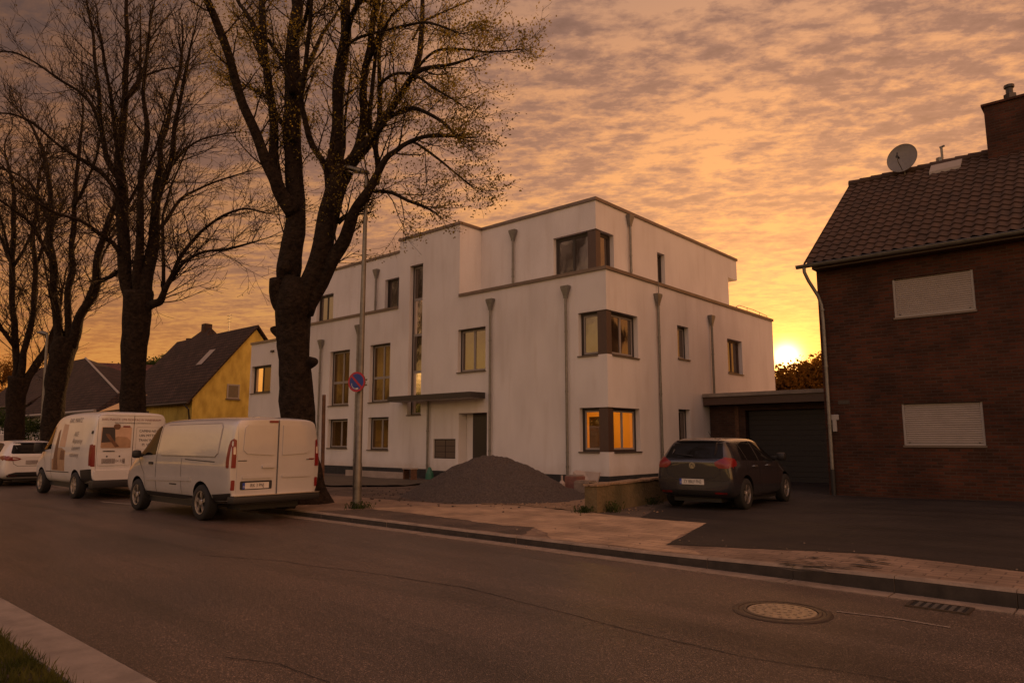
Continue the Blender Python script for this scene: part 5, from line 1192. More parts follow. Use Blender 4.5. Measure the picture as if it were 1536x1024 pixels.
# ---- silver-white panel van, parked nearest
def panel_van():
    r = thing('panel_van', 'silver white panel van parked at the kerb in front of the largest tree', 'van', (-14.92, 7.22, 0), math.pi)
    st = [(-2.50, .40, .95, 1.20, 1.87, .90, .90, .80), (-2.47, .36, .95, 1.20, 1.91, .935, .925, .83), (-2.35, .32, .95, 1.20, 1.935, .965, .945, .845), (-1.7, .30, .95, 1.20, 1.955, .975, .955, .85), (-.6, .28, .95, 1.20, 1.955, .975, .955, .85),
          (.5, .28, .95, 1.20, 1.945, .975, .955, .84), (.95, .28, .95, 1.19, 1.90, .975, .955, .82), (1.35, .28, .93, 1.16, 1.68, .97, .95, .78), (1.75, .28, .9, 1.12, 1.36, .96, .93, .75), (2.0, .28, .86, 1.05, 1.19, .95, .90, .72),
          (2.25, .28, .78, .95, 1.07, .93, .86, .66), (2.42, .30, .66, .82, .93, .87, .80, .6), (2.50, .36, .58, .70, .78, .78, .70, .5)]
    WX = (-1.42, 1.62)
    b = Body('body', r, st, [(x, y) for x in WX for y in (.90, -.90)], .335, 'van_paint')
    for x in WX:
        for y in (.845, -.845): wheel(r, x, y, .335, .215)
    for ax in ('left', 'right'):
        b.patch('side_window', ax, [(.72, 1.20), (1.55, 1.17), (1.60, 1.22), (1.28, 1.52), (1.0, 1.76), (.90, 1.80), (.74, 1.79)], 'car_glass')
        o = [(-2.02, 1.20), (-2.05, 1.78), (.52, 1.80), (.52, 1.17), (-.2, 1.14), (-1.9, 1.16)]
        b.patch('side_panel', ax, [(-2.02, 1.26), (-1.94, 1.20), (.40, 1.20), (.50, 1.26), (.44, 1.74), (.38, 1.80), (-1.95, 1.80), (-2.02, 1.74)], 'van_paint', off=.014, step=.1)
        outline(b, ax, [(-2.04, 1.26), (-1.95, 1.185), (.41, 1.185), (.52, 1.26), (.46, 1.75), (.39, 1.815), (-1.96, 1.815), (-2.04, 1.75)], .010, 'ink_grey', 'panel_groove')
        b.patch('side_swage', ax, [(-1.0, .72), (1.15, .66), (1.15, .73), (-1.0, .80)], 'van_paint', off=.016, step=.1)
        b.line('panel_gap', ax, [(.66, .42), (.64, 1.1), (.68, 1.86)], .014); b.line('panel_gap', ax, [(1.22, .52), (1.25, .8), (1.62, 1.14)], .012)
        b.line('panel_gap', ax, [(-.55, .42), (-.56, 1.15)], .010)
        b.patch('door_handle', ax, rr_poly(.78, .98, 1.0, 1.05, .02, 2), 'black_plastic', off=.022)
        b.patch('sill_trim', ax, [(-1.0, .27), (1.2, .27), (1.2, .44), (-1.0, .44)], 'black_plastic', off=.008)
        b.patch('bumper_side', ax, [(-2.44, .36), (-1.82, .36), (-1.84, .50), (-2.46, .55)], 'black_plastic', off=.012)
        b.line('slide_rail', ax, [(-1.95, 1.10), (-.7, 1.13)], .016, 'seam')
        b.patch('fuel_flap', ax, rr_poly(-.35, -.02, .62, .645, .01, 1), 'seam', off=.004)
        sg = 1 if ax == 'left' else -1
        b.patch('tail_light', ax, [(-2.445, 1.00), (-2.38, 1.00), (-2.36, 1.10), (-2.37, 1.38), (-2.40, 1.49), (-2.445, 1.51)], 'red_lens', off=.008, step=.03)
        mirror(r, 1.44, sg * .98, 1.14, 'black_plastic', .85)
    for s_ in (1, -1):
        t = b.patch('tail_light', 'rear', [(s_ * .825, 1.0), (s_ * .905, 1.0), (s_ * .900, 1.46), (s_ * .875, 1.53), (s_ * .825, 1.50)], 'red_lens', off=.012, step=.03)
        b.patch('reverse_lens', 'rear', rr_poly(min(s_ * .84, s_ * .88), max(s_ * .84, s_ * .88), 1.24, 1.38, .015, 2), 'clear_lens', off=.016, step=.04, parent=t)
        b.patch('fog_reflector', 'rear', rr_poly(min(s_ * .83, s_ * .895), max(s_ * .83, s_ * .895), .60, .78, .015, 2), 'red_lens', off=.008, step=.04)
        d = [(s_ * .02, .50), (s_ * .78, .50), (s_ * .80, .58), (s_ * .80, 1.80), (s_ * .76, 1.86), (s_ * .02, 1.88)]
        b.patch('rear_door', 'rear', d, 'van_paint', off=.010, step=.12)
        pp_ = [(s_ * .09, 1.22), (s_ * .62, 1.25), (s_ * .70, 1.32), (s_ * .68, 1.72), (s_ * .63, 1.78), (s_ * .09, 1.78)]
        b.patch('door_panel', 'rear', pp_, 'van_paint', off=.026, step=.12); outline(b, 'rear', pp_, .012, 'ink_grey', 'panel_groove')
        b.patch('door_panel', 'rear', rr_poly(min(s_ * .10, s_ * .70), max(s_ * .10, s_ * .70), .80, .86, .02, 2), 'van_paint', off=.028, step=.1)
        b.patch('hinge', 'rear', rr_poly(min(s_ * .62, s_ * .79), max(s_ * .62, s_ * .79), 1.12, 1.135, .006, 1), 'seam', off=.016, step=.05)
    b.line('panel_gap', 'rear', [(0, .50), (0, 1.88)], .014, off=.012)
    b.patch('door_handle', 'rear', rr_poly(.06, .32, .99, 1.04, .02, 3), 'van_paint', off=.045, step=.05, depth=-.005)
    b.patch('brake_light', 'rear', rr_poly(.02, .20, 1.83, 1.87, .01, 2), 'red_lens', off=.022, step=.05)
    b.patch('badge', 'rear', rr_poly(-.62, -.50, 1.245, 1.275, .008, 1), 'seam', off=.02, step=.05); b.patch('side_marker', 'rear', rr_poly(-.80, -.68, 1.13, 1.15, .006, 1), 'red_lens', off=.02, step=.05)
    b.patch('plate_recess', 'rear', rr_poly(.10, .73, .60, .76, .02, 2), 'seam', off=.013, step=.1)
    plate(b, 'rear', .42, .672, 'IRK 3 PNJ', flip=-1)
    g = MB(); g.box(-2.60, -2.36, -.90, .90, .36, .49, bev=.03); bp_ = g.build('bumper', 'black_plastic', r, smooth=True, sharp=40)
    g = MB(); g.box(-2.605, -2.42, -.88, .88, .492, .505); g.build('step_plate', 'chrome', bp_)
    b.patch('windscreen', 'front', [(-.72, 1.22), (.72, 1.22), (.66, 1.80), (-.66, 1.80)], 'car_glass'); 
    for s_ in (1, -1): b.patch('headlight', 'front', rr_poly(min(s_ * .5, s_ * .8), max(s_ * .5, s_ * .8), .72, .88, .03, 2), 'clear_lens', step=.05)
    g = MB(); g.box(-1.0, 1.9, -.8, .8, .22, .34); g.box(-2.3, -1.8, -.6, .6, .22, .34); g.build('underbody', 'black_plastic', r)
    return r
panel_van()

# ---- white high roofed delivery van with lettering
def delivery_van():
    r = thing('delivery_van', 'white high roofed delivery van with lettering and a picture on its rear doors', 'van', (-22.35, 7.35, 0), math.pi)
    st = [(-2.43, .42, 1.0, 1.30, 2.16, .90, .90, .80), (-2.40, .40, 1.0, 1.30, 2.21, .935, .93, .83), (-2.28, .38, 1.0, 1.30, 2.235, .96, .95, .85), (-1.5, .34, 1.0, 1.30, 2.26, .975, .96, .855), (-.4, .32, 1.0, 1.30, 2.26, .975, .96, .855),
          (.5, .32, 1.0, 1.29, 2.22, .975, .96, .84), (.95, .32, 1.0, 1.28, 2.08, .975, .955, .80), (1.25, .32, .98, 1.25, 1.86, .97, .945, .77), (1.6, .32, .93, 1.17, 1.46, .96, .92, .74), (1.85, .32, .86, 1.07, 1.24, .95, .89, .70),
          (2.15, .32, .78, .95, 1.08, .92, .84, .64), (2.34, .34, .68, .84, .94, .86, .78, .58), (2.43, .40, .60, .72, .80, .77, .68, .5)]
    WX = (-1.35, 1.50)
    b = Body('body', r, st, [(x, y) for x in WX for y in (.90, -.90)], .34, 'white_paint')
    for x in WX:
        for y in (.85, -.85): wheel(r, x, y, .34, .215, 7, cap=True)
    for ax in ('left', 'right'):
        sg = 1 if ax == 'left' else -1; fl = -1 if ax == 'left' else 1
        b.patch('side_window', ax, [(.72, 1.26), (1.42, 1.22), (1.46, 1.28), (1.14, 1.70), (.98, 1.86), (.76, 1.88)], 'car_glass')
        b.line('panel_gap', ax, [(.64, .46), (.62, 1.2), (.66, 2.0)], .014); b.line('panel_gap', ax, [(1.12, .6), (1.15, .9), (1.48, 1.18)], .012)
        b.patch('bumper_side', ax, [(-2.38, .42), (-1.74, .42), (-1.76, .74), (-2.40, .78)], 'black_plastic', off=.012)
        b.line('rub_strip', ax, [(-.88, .66), (1.05, .64)], .02, 'ink', off=.008)
        b.patch('sill_trim', ax, [(-.95, .33), (1.1, .33), (1.1, .38), (-.95, .38)], 'seam', off=.006)
        b.patch('tail_light', ax, [(-2.41, .86), (-2.30, .86), (-2.29, 1.38), (-2.40, 1.40)], 'red_lens', off=.010, step=.05)
        b.patch('side_picture', ax, [(-.52, .68), (.55, .68), (.55, .98), (.42, 1.0), (.36, 1.30), (-.18, 1.30), (-.52, 1.22)], 'decal_tan', off=.004)
        b.patch('side_picture', ax, [(-.50, .98), (-.12, .98), (-.16, 1.24), (-.44, 1.22)], 'decal_brown', off=.006); b.patch('side_picture', ax, [(.02, .70), (.40, .70), (.34, 1.72), (.22, 1.80), (.12, 1.3)], 'decal_brown', off=.007)
        b.patch('side_picture', ax, [(-.45, 1.32), (.05, 1.32), (.0, 1.95), (-.40, 1.92)], 'decal_peach', off=.004)
        for i, (t, x_, z_, sz) in enumerate((('AILE', -1.15, 1.66, .17), ('Anpreruy', -1.32, 1.48, .19), ('Lussenrn', -1.30, 1.30, .17), ('vatinineny', -1.22, 1.12, .17), ('RAFL MANTZ', -.9, 2.02, .17))):
            b.text('lettering', ax, t, sz, x_, z_, 'ink_grey', shear=.25, flip=fl, rot=0, off=.007)
        mirror(r, 1.38, sg * 1.0, 1.18, 'black_plastic', 1.01)
        b.patch('hinge', ax, rr_poly(-2.34, -2.26, 1.66, 1.74, .01, 1), 'ink', off=.02, step=.05)
    for s_ in (1, -1): b.patch('tail_light', 'rear', [(s_ * .84, .84), (s_ * .925, .84), (s_ * .925, 1.38), (s_ * .86, 1.38)], 'red_lens', off=.010, step=.05)
    b.line('panel_gap', 'rear', [(-.03, .60), (-.03, 2.18)], .013)
    outline(b, 'rear', rr_poly(-.82, .82, .60, 2.14, .06), .008, 'ink_grey')
    b.patch('door_panel', 'rear', rr_poly(.04, .78, .86, 1.16, .03, 2), 'white_paint', off=.014, step=.15); b.patch('rear_step', 'rear', rr_poly(-.86, .86, .50, .74, .04, 2), 'white_paint', off=.06, step=.15)
    pic = b.patch('rear_picture', 'rear', rr_poly(.02, .74, 1.30, 1.84, .03, 2), 'decal_peach', off=.006)
    b.patch('figure', 'rear', [(.40, 1.46), (.73, 1.44), (.72, 1.83), (.43, 1.83)], 'decal_dark', off=.009, parent=pic)
    b.patch('figure', 'rear', [(.03, 1.31), (.73, 1.31), (.73, 1.44), (.52, 1.50), (.36, 1.60), (.12, 1.58), (.03, 1.48)], 'decal_tan', off=.008, parent=pic)
    b.patch('figure', 'rear', [(.30, 1.34), (.40, 1.32), (.60, 1.58), (.64, 1.66), (.56, 1.66), (.44, 1.50)], 'decal_brown', off=.011, parent=pic)
    b.patch('figure', 'rear', rr_poly(.30, .46, 1.78, 1.92, .06, 5), 'decal_brown', off=.012, parent=pic, step=.05); b.patch('figure', 'rear', rr_poly(.06, .24, 1.83, 1.875, .02, 3), 'ink_red', off=.012, parent=pic, step=.05)
    b.text('lettering', 'rear', 'RAFL·MANTZ· UMI MONTAG IN INNENRAUM', .078, .02, 2.03, 'ink_red', flip=-1, wscale=.92); b.text('lettering', 'rear', 'RAUMVAN·RAMMEND·CONTERMAN.DE', .05, .0, 1.945, 'ink', flip=-1)
    for i, t in enumerate(('CAMINI NIN', 'UIN MITTNI', 'TRAN WITT', 'PI. VNU')): b.text('lettering', 'rear', t, .095, -.40, 1.74 - i * .12, 'ink', flip=-1, wscale=.9)
    outline(b, 'rear', rr_poly(-.76, -.10, 1.26, 1.84, .02, 1), .006, 'ink_grey', 'frame_line')
    b.patch('door_handle', 'rear', rr_poly(.40, .68, 1.215, 1.235, .008, 1), 'ink', off=.02, step=.1)
    for y_ in (.28, .58): b.patch('lock', 'rear', rr_poly(y_ - .02, y_ + .02, 1.07, 1.11, .015, 3), 'ink', off=.02, step=.1)
    plate(b, 'rear', .42, .97, 'UOM 3004 RIN', w=.56, h=.13, blue=False, m='sash', ink='ink_grey', flip=-1)
    g = MB(); g.box(-2.50, -2.2, -.88, .88, .30, .50, bev=.02); g.build('bumper', 'black_plastic', r, smooth=True, sharp=40)
    b.patch('windscreen', 'front', [(-.70, 1.28), (.70, 1.28), (.64, 1.88), (-.64, 1.88)], 'car_glass')
    g = MB(); g.box(-.9, 1.9, -.8, .8, .24, .38); g.build('underbody', 'black_plastic', r)
    return r
delivery_van()

# ---- hatchbacks
def hatch(r, paint, L2, wid, hgt, WX, wr, tail, glass='car_glass', spokes=5):
    """common shell of a compact five door car; returns the body"""
    w = wid / 2; k = hgt / 1.46
    st = [(-L2, .38, .62, .86 * k, .95 * k, w * .88, w * .84, w * .70), (-L2 + .03, .30, .60, .90 * k, 1.02 * k, w * .93, w * .88, w * .74), (-L2 + .12, .25, .58, .94 * k, 1.13 * k, w * .98, w * .92, w * .73),
          (-L2 + .28, .22, .58, .96 * k, 1.35 * k, w * 1.0, w * .94, w * .72), (-L2 + .40, .20, .58, .965 * k, 1.435 * k, w, w * .945, w * .70), (-L2 + .9, .18, .58, .95 * k, 1.455 * k, w, w * .945, w * .67), (-.3, .17, .58, .93 * k, 1.46 * k, w, w * .945, w * .67),
          (.15, .17, .58, .91 * k, 1.44 * k, w, w * .94, w * .66), (.50, .17, .58, .90 * k, 1.33 * k, w, w * .935, w * .63), (.85, .17, .58, .885 * k, 1.13 * k, w, w * .93, w * .62), (1.12, .17, .57, .86 * k, .98 * k, w * .99, w * .90, w * .64),
          (1.5, .18, .56, .80 * k, .91 * k, w * .97, w * .85, w * .60), (L2 - .18, .20, .52, .70 * k, .80 * k, w * .90, w * .76, w * .52), (L2 - .04, .24, .48, .58 * k, .66 * k, w * .80, w * .66, w * .44), (L2, .28, .46, .54 * k, .60 * k, w * .72, w * .58, w * .4)]
    b = Body('body', r, st, [(x, y) for x in WX for y in (w * .93, -w * .93)], wr, paint)
    for x in WX:
        for y in (w - .115, -w + .115): wheel(r, x, y, wr, .20, spokes)
    k2 = k
    for ax in ('left', 'right'):
        sg = 1 if ax == 'left' else -1
        g = b.patch('side_window', ax, [(-1.36, 1.0 * k), (-.60, .975 * k), (.10, .955 * k), (.82, .945 * k), (.66, 1.06 * k), (.36, 1.25 * k), (.08, 1.345 * k), (-.3, 1.375 * k), (-.8, 1.365 * k), (-1.12, 1.31 * k), (-1.30, 1.17 * k)], glass, off=.004)
        b.line('window_pillar', ax, [(-.42, .965 * k), (-.40, 1.38 * k)], .06, 'ink', off=.008); b.line('window_pillar', ax, [(-1.08, .985 * k), (-1.14, 1.33 * k)], .035, 'ink', off=.008)
        b.line('panel_gap', ax, [(-.42, .30), (-.41, .96 * k)], .010); b.line('panel_gap', ax, [(.68, .32), (.70, .6), (.84, .94 * k)], .010); b.line('panel_gap', ax, [(-1.02, .70), (-1.10, .80), (-1.16, .96 * k)], .010)
        b.line('crease', ax, [(-1.8, .83 * k), (.9, .80 * k)], .012, paint, off=.012)
        for hx in (-.66, .16): b.patch('door_handle', ax, rr_poly(hx - .10, hx + .08, .845 * k, .875 * k, .012, 2), paint if paint != 'dark_paint' else 'chrome', off=.028, step=.05)
        b.patch('sill_trim', ax, [(-.95, .175), (.85, .175), (.85, .26), (-.95, .26)], 'black_plastic', off=.006)
        mirror(r, .72, sg * (w * .97), .97 * k, 'black_plastic' if paint == 'dark_paint' else paint, .95)
        b.patch('tail_light', ax, [(a_ + 0, z_) for a_, z_ in tail[0]], 'red_lens', off=.007, step=.05)
    for s_ in (1, -1):
        t = b.patch('tail_light', 'rear', [(s_ * a_, z_) for a_, z_ in tail[1]], 'red_lens', off=.010, step=.05)
        b.patch('reverse_lens', 'rear', [(s_ * a_, z_) for a_, z_ in tail[2]], 'clear_lens' if paint != 'dark_paint' else 'red_lens', off=.014, step=.05, parent=t)
        b.patch('reflector', 'rear', rr_poly(min(s_ * .46, s_ * .70), max(s_ * .46, s_ * .70), .335, .37, .01, 1), 'red_lens', off=.008, step=.08)
    b.patch('rear_window', 'rear', [(-w * .70, 1.03 * k), (w * .70, 1.03 * k), (w * .73, 1.06 * k), (w * .62, 1.365 * k), (w * .58, 1.38 * k), (-w * .58, 1.38 * k), (-w * .62, 1.365 * k), (-w * .73, 1.06 * k)], glass, off=.004)
    # spoiler, wiper, aerial, bumper shelf
    b.patch('spoiler', 'rear', [(-w * .62, 1.385 * k), (w * .62, 1.385 * k), (w * .58, 1.425 * k), (-w * .58, 1.425 * k)], paint, off=.07, step=.1)
    p0 = b.cast('rear', 0, 1.075 * k)[0]; p1 = b.cast('rear', .42, 1.12 * k)[0]; g = MB(); g.tube([p0 + Vector((-.02, 0, 0)), p0 + Vector((-.03, .12, .015)), p1 + Vector((-.025, 0, 0))], [.016, .011, .006], 6); g.build('wiper', 'black_plastic', r)
    g = MB(); g.tube([(-.95, 0, 1.45 * k), (-1.12, 0, 1.58 * k)], [.006, .003], 5); g.build('aerial', 'black_plastic', r)
    b.line('panel_gap', 'rear', [(-w * .70, .98 * k), (-w * .66, .72 * k), (-w * .52, .64 * k), (w * .52, .64 * k), (w * .66, .72 * k), (w * .70, .98 * k)], .012)
    b.patch('lower_trim', 'rear', [(-w * .80, .30), (w * .80, .30), (w * .84, .37), (w * .5, .40), (-w * .5, .40), (-w * .84, .37)], 'black_plastic', off=.007)
    b.line('bumper_crease', 'rear', [(-w * .86, .60), (w * .86, .60)], .014, 'seam', off=.004) if paint == 'dark_paint' else None
    b.patch('windscreen', 'front', [(-w * .62, 1.0 * k), (w * .62, 1.0 * k), (w * .56, 1.36 * k), (-w * .56, 1.36 * k)], glass)
    for s_ in (1, -1): b.patch('headlight', 'front', rr_poly(min(s_ * .42, s_ * .66), max(s_ * .42, s_ * .66), .58, .68, .03, 2), 'clear_lens', step=.06)
    g = MB(); g.box(-.9, .95, -w * .8, w * .8, .14, .24); g.box(-L2 + .2, -1.3, -w * .6, w * .6, .16, .34); g.build('underbody', 'black_plastic', r)
    return b
rp = thing('parked_car', 'dark grey hatchback with red tail lights parked on the forecourt by the garage', 'car', (-7.07, 15.32, .105), R(90 + 3.2))
b = hatch(rp, 'dark_paint', 1.99, 1.70, 1.46, (-1.22, 1.25), .315,
          ([(-1.97, .86), (-1.72, .88), (-1.66, .93), (-1.70, 1.02), (-1.88, 1.06), (-1.97, 1.02)], [(.80, .84), (.56, .84), (.48, .90), (.47, .96), (.60, 1.03), (.76, 1.04), (.80, .98)], [(.78, .88), (.60, .88), (.58, .92), (.78, .93)]))
plate(b, 'rear', .02, .565, 'ZY BBLF FN2', flip=-1)
em = b.patch('emblem', 'rear', [(.062 * math.cos(k * .314), .885 + .062 * math.sin(k * .314)) for k in range(20)], 'chrome', off=.016, step=.1)
b.patch('emblem_ground', 'rear', [(.050 * math.cos(k * .314), .885 + .050 * math.sin(k * .314)) for k in range(20)], 'ink', off=.018, step=.1, parent=em)
b.line('emblem_mark', 'rear', [(-.022, .925), (0, .880), (.022, .925)], .009, 'chrome', off=.021, parent=em); b.line('emblem_mark', 'rear', [(-.036, .905), (-.018, .848), (0, .880), (.018, .848), (.036, .905)], .009, 'chrome', off=.022, parent=em)
rw = thing('parked_car', 'white hatchback at the left edge in front of the high roofed delivery van', 'car', (-29.95, 7.25, 0), math.pi)
b = hatch(rw, 'white_paint', 2.15, 1.80, 1.50, (-1.32, 1.33), .33,
          ([(-2.12, .86), (-1.78, .88), (-1.62, .93), (-1.70, .98), (-1.95, 1.0), (-2.12, .99)], [(.86, .84), (.60, .83), (.42, .86), (.38, .90), (.52, .95), (.86, .98)], [(.62, .87), (.46, .885), (.46, .90), (.62, .93)]))
b.patch('lower_bumper', 'rear', [(-.62, .30), (.62, .30), (.72, .40), (.5, .46), (-.5, .46), (-.72, .40)], 'black_plastic', off=.01)
plate(b, 'rear', 0, .78, 'OO 000', w=.5, h=.13, blue=False, m='sash', ink='ink_grey', flip=-1)

# ------------------------------------------------------------------ street furniture and site clutter
lp = on(535, 762, z=.1); ltop = on(541, 263, Y=lp.y)
LP = wthing('street_lamp', 'tall slim grey street lamp with a flat head on the pavement', 'street lamp', (lp.x, lp.y, .1))
g = MB(); g.tube([(lp.x, lp.y, .05), (lp.x, lp.y, .5), (lp.x, lp.y, 1.0), (lp.x, lp.y, 1.05), (lp.x, lp.y, 3.3), (lp.x, lp.y, ltop.z)], [.092, .090, .088, .078, .062, .036], 20); g.tube([(lp.x, lp.y, .1), (lp.x, lp.y, .13)], .115, 20); g.build('pole', 'galv', LP, smooth=True, sharp=40)
hd = MB(); dr = Vector((-.80, -.60, 0)).normalized(); sd_ = Vector((-dr.y, dr.x, 0)); rows = []
for t, w_, th, up_ in ((-.06, .03, .03, .0), (.0, .06, .05, .01), (.18, .115, .075, .05), (.40, .135, .075, .11), (.62, .12, .055, .165), (.78, .07, .03, .20), (.84, .02, .01, .215)):
    c = Vector((lp.x, lp.y, ltop.z + .0)) + dr * t + Vector((0, 0, up_))
    rows.append([c + sd_ * w_ * math.cos(a) + Vector((0, 0, th * max(math.sin(a), -.45))) for a in [2 * math.pi * k / 14 for k in range(14)]])
vs = [p for r_ in rows for p in r_]; fs = [(i * 14 + k, i * 14 + (k + 1) % 14, (i + 1) * 14 + (k + 1) % 14, (i + 1) * 14 + k) for i in range(6) for k in range(14)] + [tuple(range(14)), tuple(range(84, 98))]
hd.add(vs, fs); lh_ = hd.build('lamp_head', 'galv', LP, smooth=True, sharp=50)
g = MB(); c0 = Vector((lp.x, lp.y, ltop.z)) + dr * .50; pts = []
for k in range(12):
    a = 2 * math.pi * k / 12; q = c0 + dr * .24 * math.cos(a) + sd_ * .085 * math.sin(a); q.z += .12 + (.24 * math.cos(a)) * .24 - .052; pts.append(q)
g.add(pts + [p - Vector((0, 0, .02)) for p in pts], [tuple(range(12)), tuple(range(12, 24))] + [(k, (k + 1) % 12, 12 + (k + 1) % 12, 12 + k) for k in range(12)]); g.build('lens', 'clear_lens', lh_)
g = MB(); g.box(lp.x - .035, lp.x + .035, lp.y - .096, lp.y - .085, .5, .95, bev=.004); g.build('hatch', 'galv', LP)
# no stopping sign
sc_ = on(535.5, 572.5, Y=lp.y - .13); sr = .215
SG = wthing('no_parking_sign', 'round blue and red no parking sign on the street lamp pole', 'sign', (sc_.x, sc_.y, sc_.z - sr))
fx = Vector((math.cos(R(20)), math.sin(R(20)), 0)); fn = Vector((math.sin(R(20)), -math.cos(R(20)), 0))
def sp(a, b, h): return sc_ + fx * a + Vector((0, 0, b)) + fn * h
def disc(r0, r1, h0, h1, n=48):
    m = MB(); P = []
    for k in range(n):
        a = 2 * math.pi * k / n
        for rr, h in ((r0, h0), (r1, h0), (r1, h1), (r0, h1)): P.append(sp(rr * math.cos(a), rr * math.sin(a), h))
    F_ = []
    for k in range(n):
        j = (k + 1) % n
        for q in range(4): F_.append((4 * k + q, 4 * j + q, 4 * j + (q + 1) % 4, 4 * k + (q + 1) % 4))
    return m.add(P, F_)
disc(.001, sr, 0, .012).build('plate', 'galv', SG); disc(.001, sr * .80, .0125, .016).build('blue_face', 'sign_blue', SG); disc(sr * .80, sr * .985, .0125, .017).build('red_ring', 'sign_red', SG)
m = MB(); c_, s_ = math.cos(R(-45)), math.sin(R(-45)); P = [(-sr * .82, -.022), (sr * .82, -.022), (sr * .82, .022), (-sr * .82, .022)]; P = [(a * c_ - b_ * s_, a * s_ + b_ * c_) for a, b_ in P]
m.prism(P, lambda a, b_: sp(a, b_, .0162), lambda a, b_: sp(a, b_, .019)); m.build('red_bar', 'sign_red', SG)
m = MB(); arc = [(.10 * math.cos(R(a)) - .02, .10 * math.sin(R(a)) - .045) for a in range(170, 300, 12)]
for i in range(len(arc) - 1):
    (a0, b0), (a1, b1) = arc[i], arc[i + 1]; d = Vector((a1 - a0, b1 - b0)).normalized() * .007; m.add([sp(a0 - d.y, b0 + d.x, .0175), sp(a0 + d.y, b0 - d.x, .0175), sp(a1 + d.y, b1 - d.x, .0175), sp(a1 - d.y, b1 + d.x, .0175)], [(0, 1, 2, 3)])
m.add([sp(-.03, -.135, .0176), sp(.045, -.125, .0176), sp(.05, -.155, .0176), sp(-.01, -.165, .0176)], [(0, 1, 2, 3)]); m.build('white_mark', 'clear_lens', SG, recalc=False)
m = MB(); m.box(sc_.x - .07, sc_.x + .07, sc_.y + .01, lp.y + .08, sc_.z - .07, sc_.z - .04); m.box(sc_.x - .07, sc_.x + .07, sc_.y + .01, lp.y + .08, sc_.z + .04, sc_.z + .07); m.build('clamp', 'galv', SG)
# second lamp far left
q0, q1 = on(61, 690, Y=8.8), on(71, 500, Y=8.8)
r = wthing('street_lamp', 'thin grey lamp post between the two leftmost trees', 'street lamp', (q0.x, 8.8, .1))
g = MB(); g.tube([(q0.x, 8.8, .05), (q1.x, 8.8, q1.z)], [.08, .045], 10); g.build('pole', 'galv', r); g = MB(); g.tube([(q1.x, 8.8, q1.z - .02), (q1.x - .3, 8.7, q1.z + .05), (q1.x - .6, 8.6, q1.z + .08)], [.06, .10, .04], 8); g.build('lamp_head', 'galv', r)
# garden wall by the car
r = wthing('low_garden_wall', 'low mossy concrete wall stump between the building site and the forecourt', 'wall', (-8.3, 13, .1))
A, B2 = Vector((-8.22, 11.55, .1)), Vector((-8.72, 16.2, .1)); d = (B2 - A).normalized(); nn = Vector((-d.y, d.x, 0)) * -.13
g = MB(); P = []
for i in range(15):
    c = A.lerp(B2, i / 14)
    for e, z in ((-1, 0), (-1, .50), (1, .50), (1, 0)): P.append(c + nn * e * (1 + .12 * mnoise.noise(c * 2 + Vector((0, 0, z)))) + Vector((0, 0, z + (.02 * mnoise.noise(c * 3) if z else 0))))
g.add(P, [(4 * i + k, 4 * i + k + 1, 4 * i + 5 + k, 4 * i + 4 + k) for i in range(14) for k in range(3)] + [(0, 1, 2, 3), (56, 57, 58, 59)]); g.build('wall_body', 'old_wall', r)
g = MB(); P = []
for i in range(15):
    c = A.lerp(B2, i / 14) - d * (.03 if i == 0 else 0)
    zz = .1 + .50 + .02 * mnoise.noise(A.lerp(B2, i / 14) * 3)
    for e, z in ((-1.2, .012), (-1.2, .05), (1.2, .05), (1.2, .012)): P.append(Vector((c.x, c.y, zz)) + nn * e + Vector((0, 0, z)))
g.add(P, [(4 * i + k, 4 * i + (k + 1) % 4, 4 * i + 4 + (k + 1) % 4, 4 * i + 4 + k) for i in range(14) for k in range(4)] + [(0, 1, 2, 3), (56, 57, 58, 59)]); g.build('cap', 'gravel', r)  # yellowish cap colour stands in for low sun on the wall top
# weeds
def weeds(label, c, n, rad, h, seed, grp=None):
    rnd = random.Random(seed); m = MB()
    for i in range(n):
        x, y = c[0] + rnd.gauss(0, rad), c[1] + rnd.gauss(0, rad); a = rnd.random() * 6.28; hh = h * rnd.uniform(.4, 1.1); w_ = .006; dx, dy = math.cos(a) * w_, math.sin(a) * w_; lx, ly = rnd.gauss(0, .4) * hh, rnd.gauss(0, .4) * hh
        m.add([(x - dx, y - dy, .1), (x + dx, y + dy, .1), (x + lx * .5 + dx, y + ly * .5 + dy, .1 + hh * .6), (x + lx, y + ly, .1 + hh)], [(0, 1, 2, 3)])
        if rnd.random() < .4: leaf_quads(m, Vector((x + lx, y + ly, .1 + hh)), 2, .01, .012, .025, rnd)
    return lone(m, 'weeds', 'leaf_green', label, 'weeds', (c[0], c[1], .1), grp, recalc=False)
weeds('tuft of weeds at the near end of the low mossy wall', (-8.3, 11.45), 140, .09, .12, 1, 'weed tufts'); weeds('weeds growing along the side of the low mossy wall', (-8.05, 12.0), 100, .10, .18, 2, 'weed tufts'); weeds('grass tuft at the foot of the street lamp', (lp.x + .12, lp.y - .05), 160, .12, .13, 3, 'weed tufts')
weeds('small weeds by the low wall next to the dark car', (-8.3, 14.0), 90, .12, .16, 4, 'weed tufts')
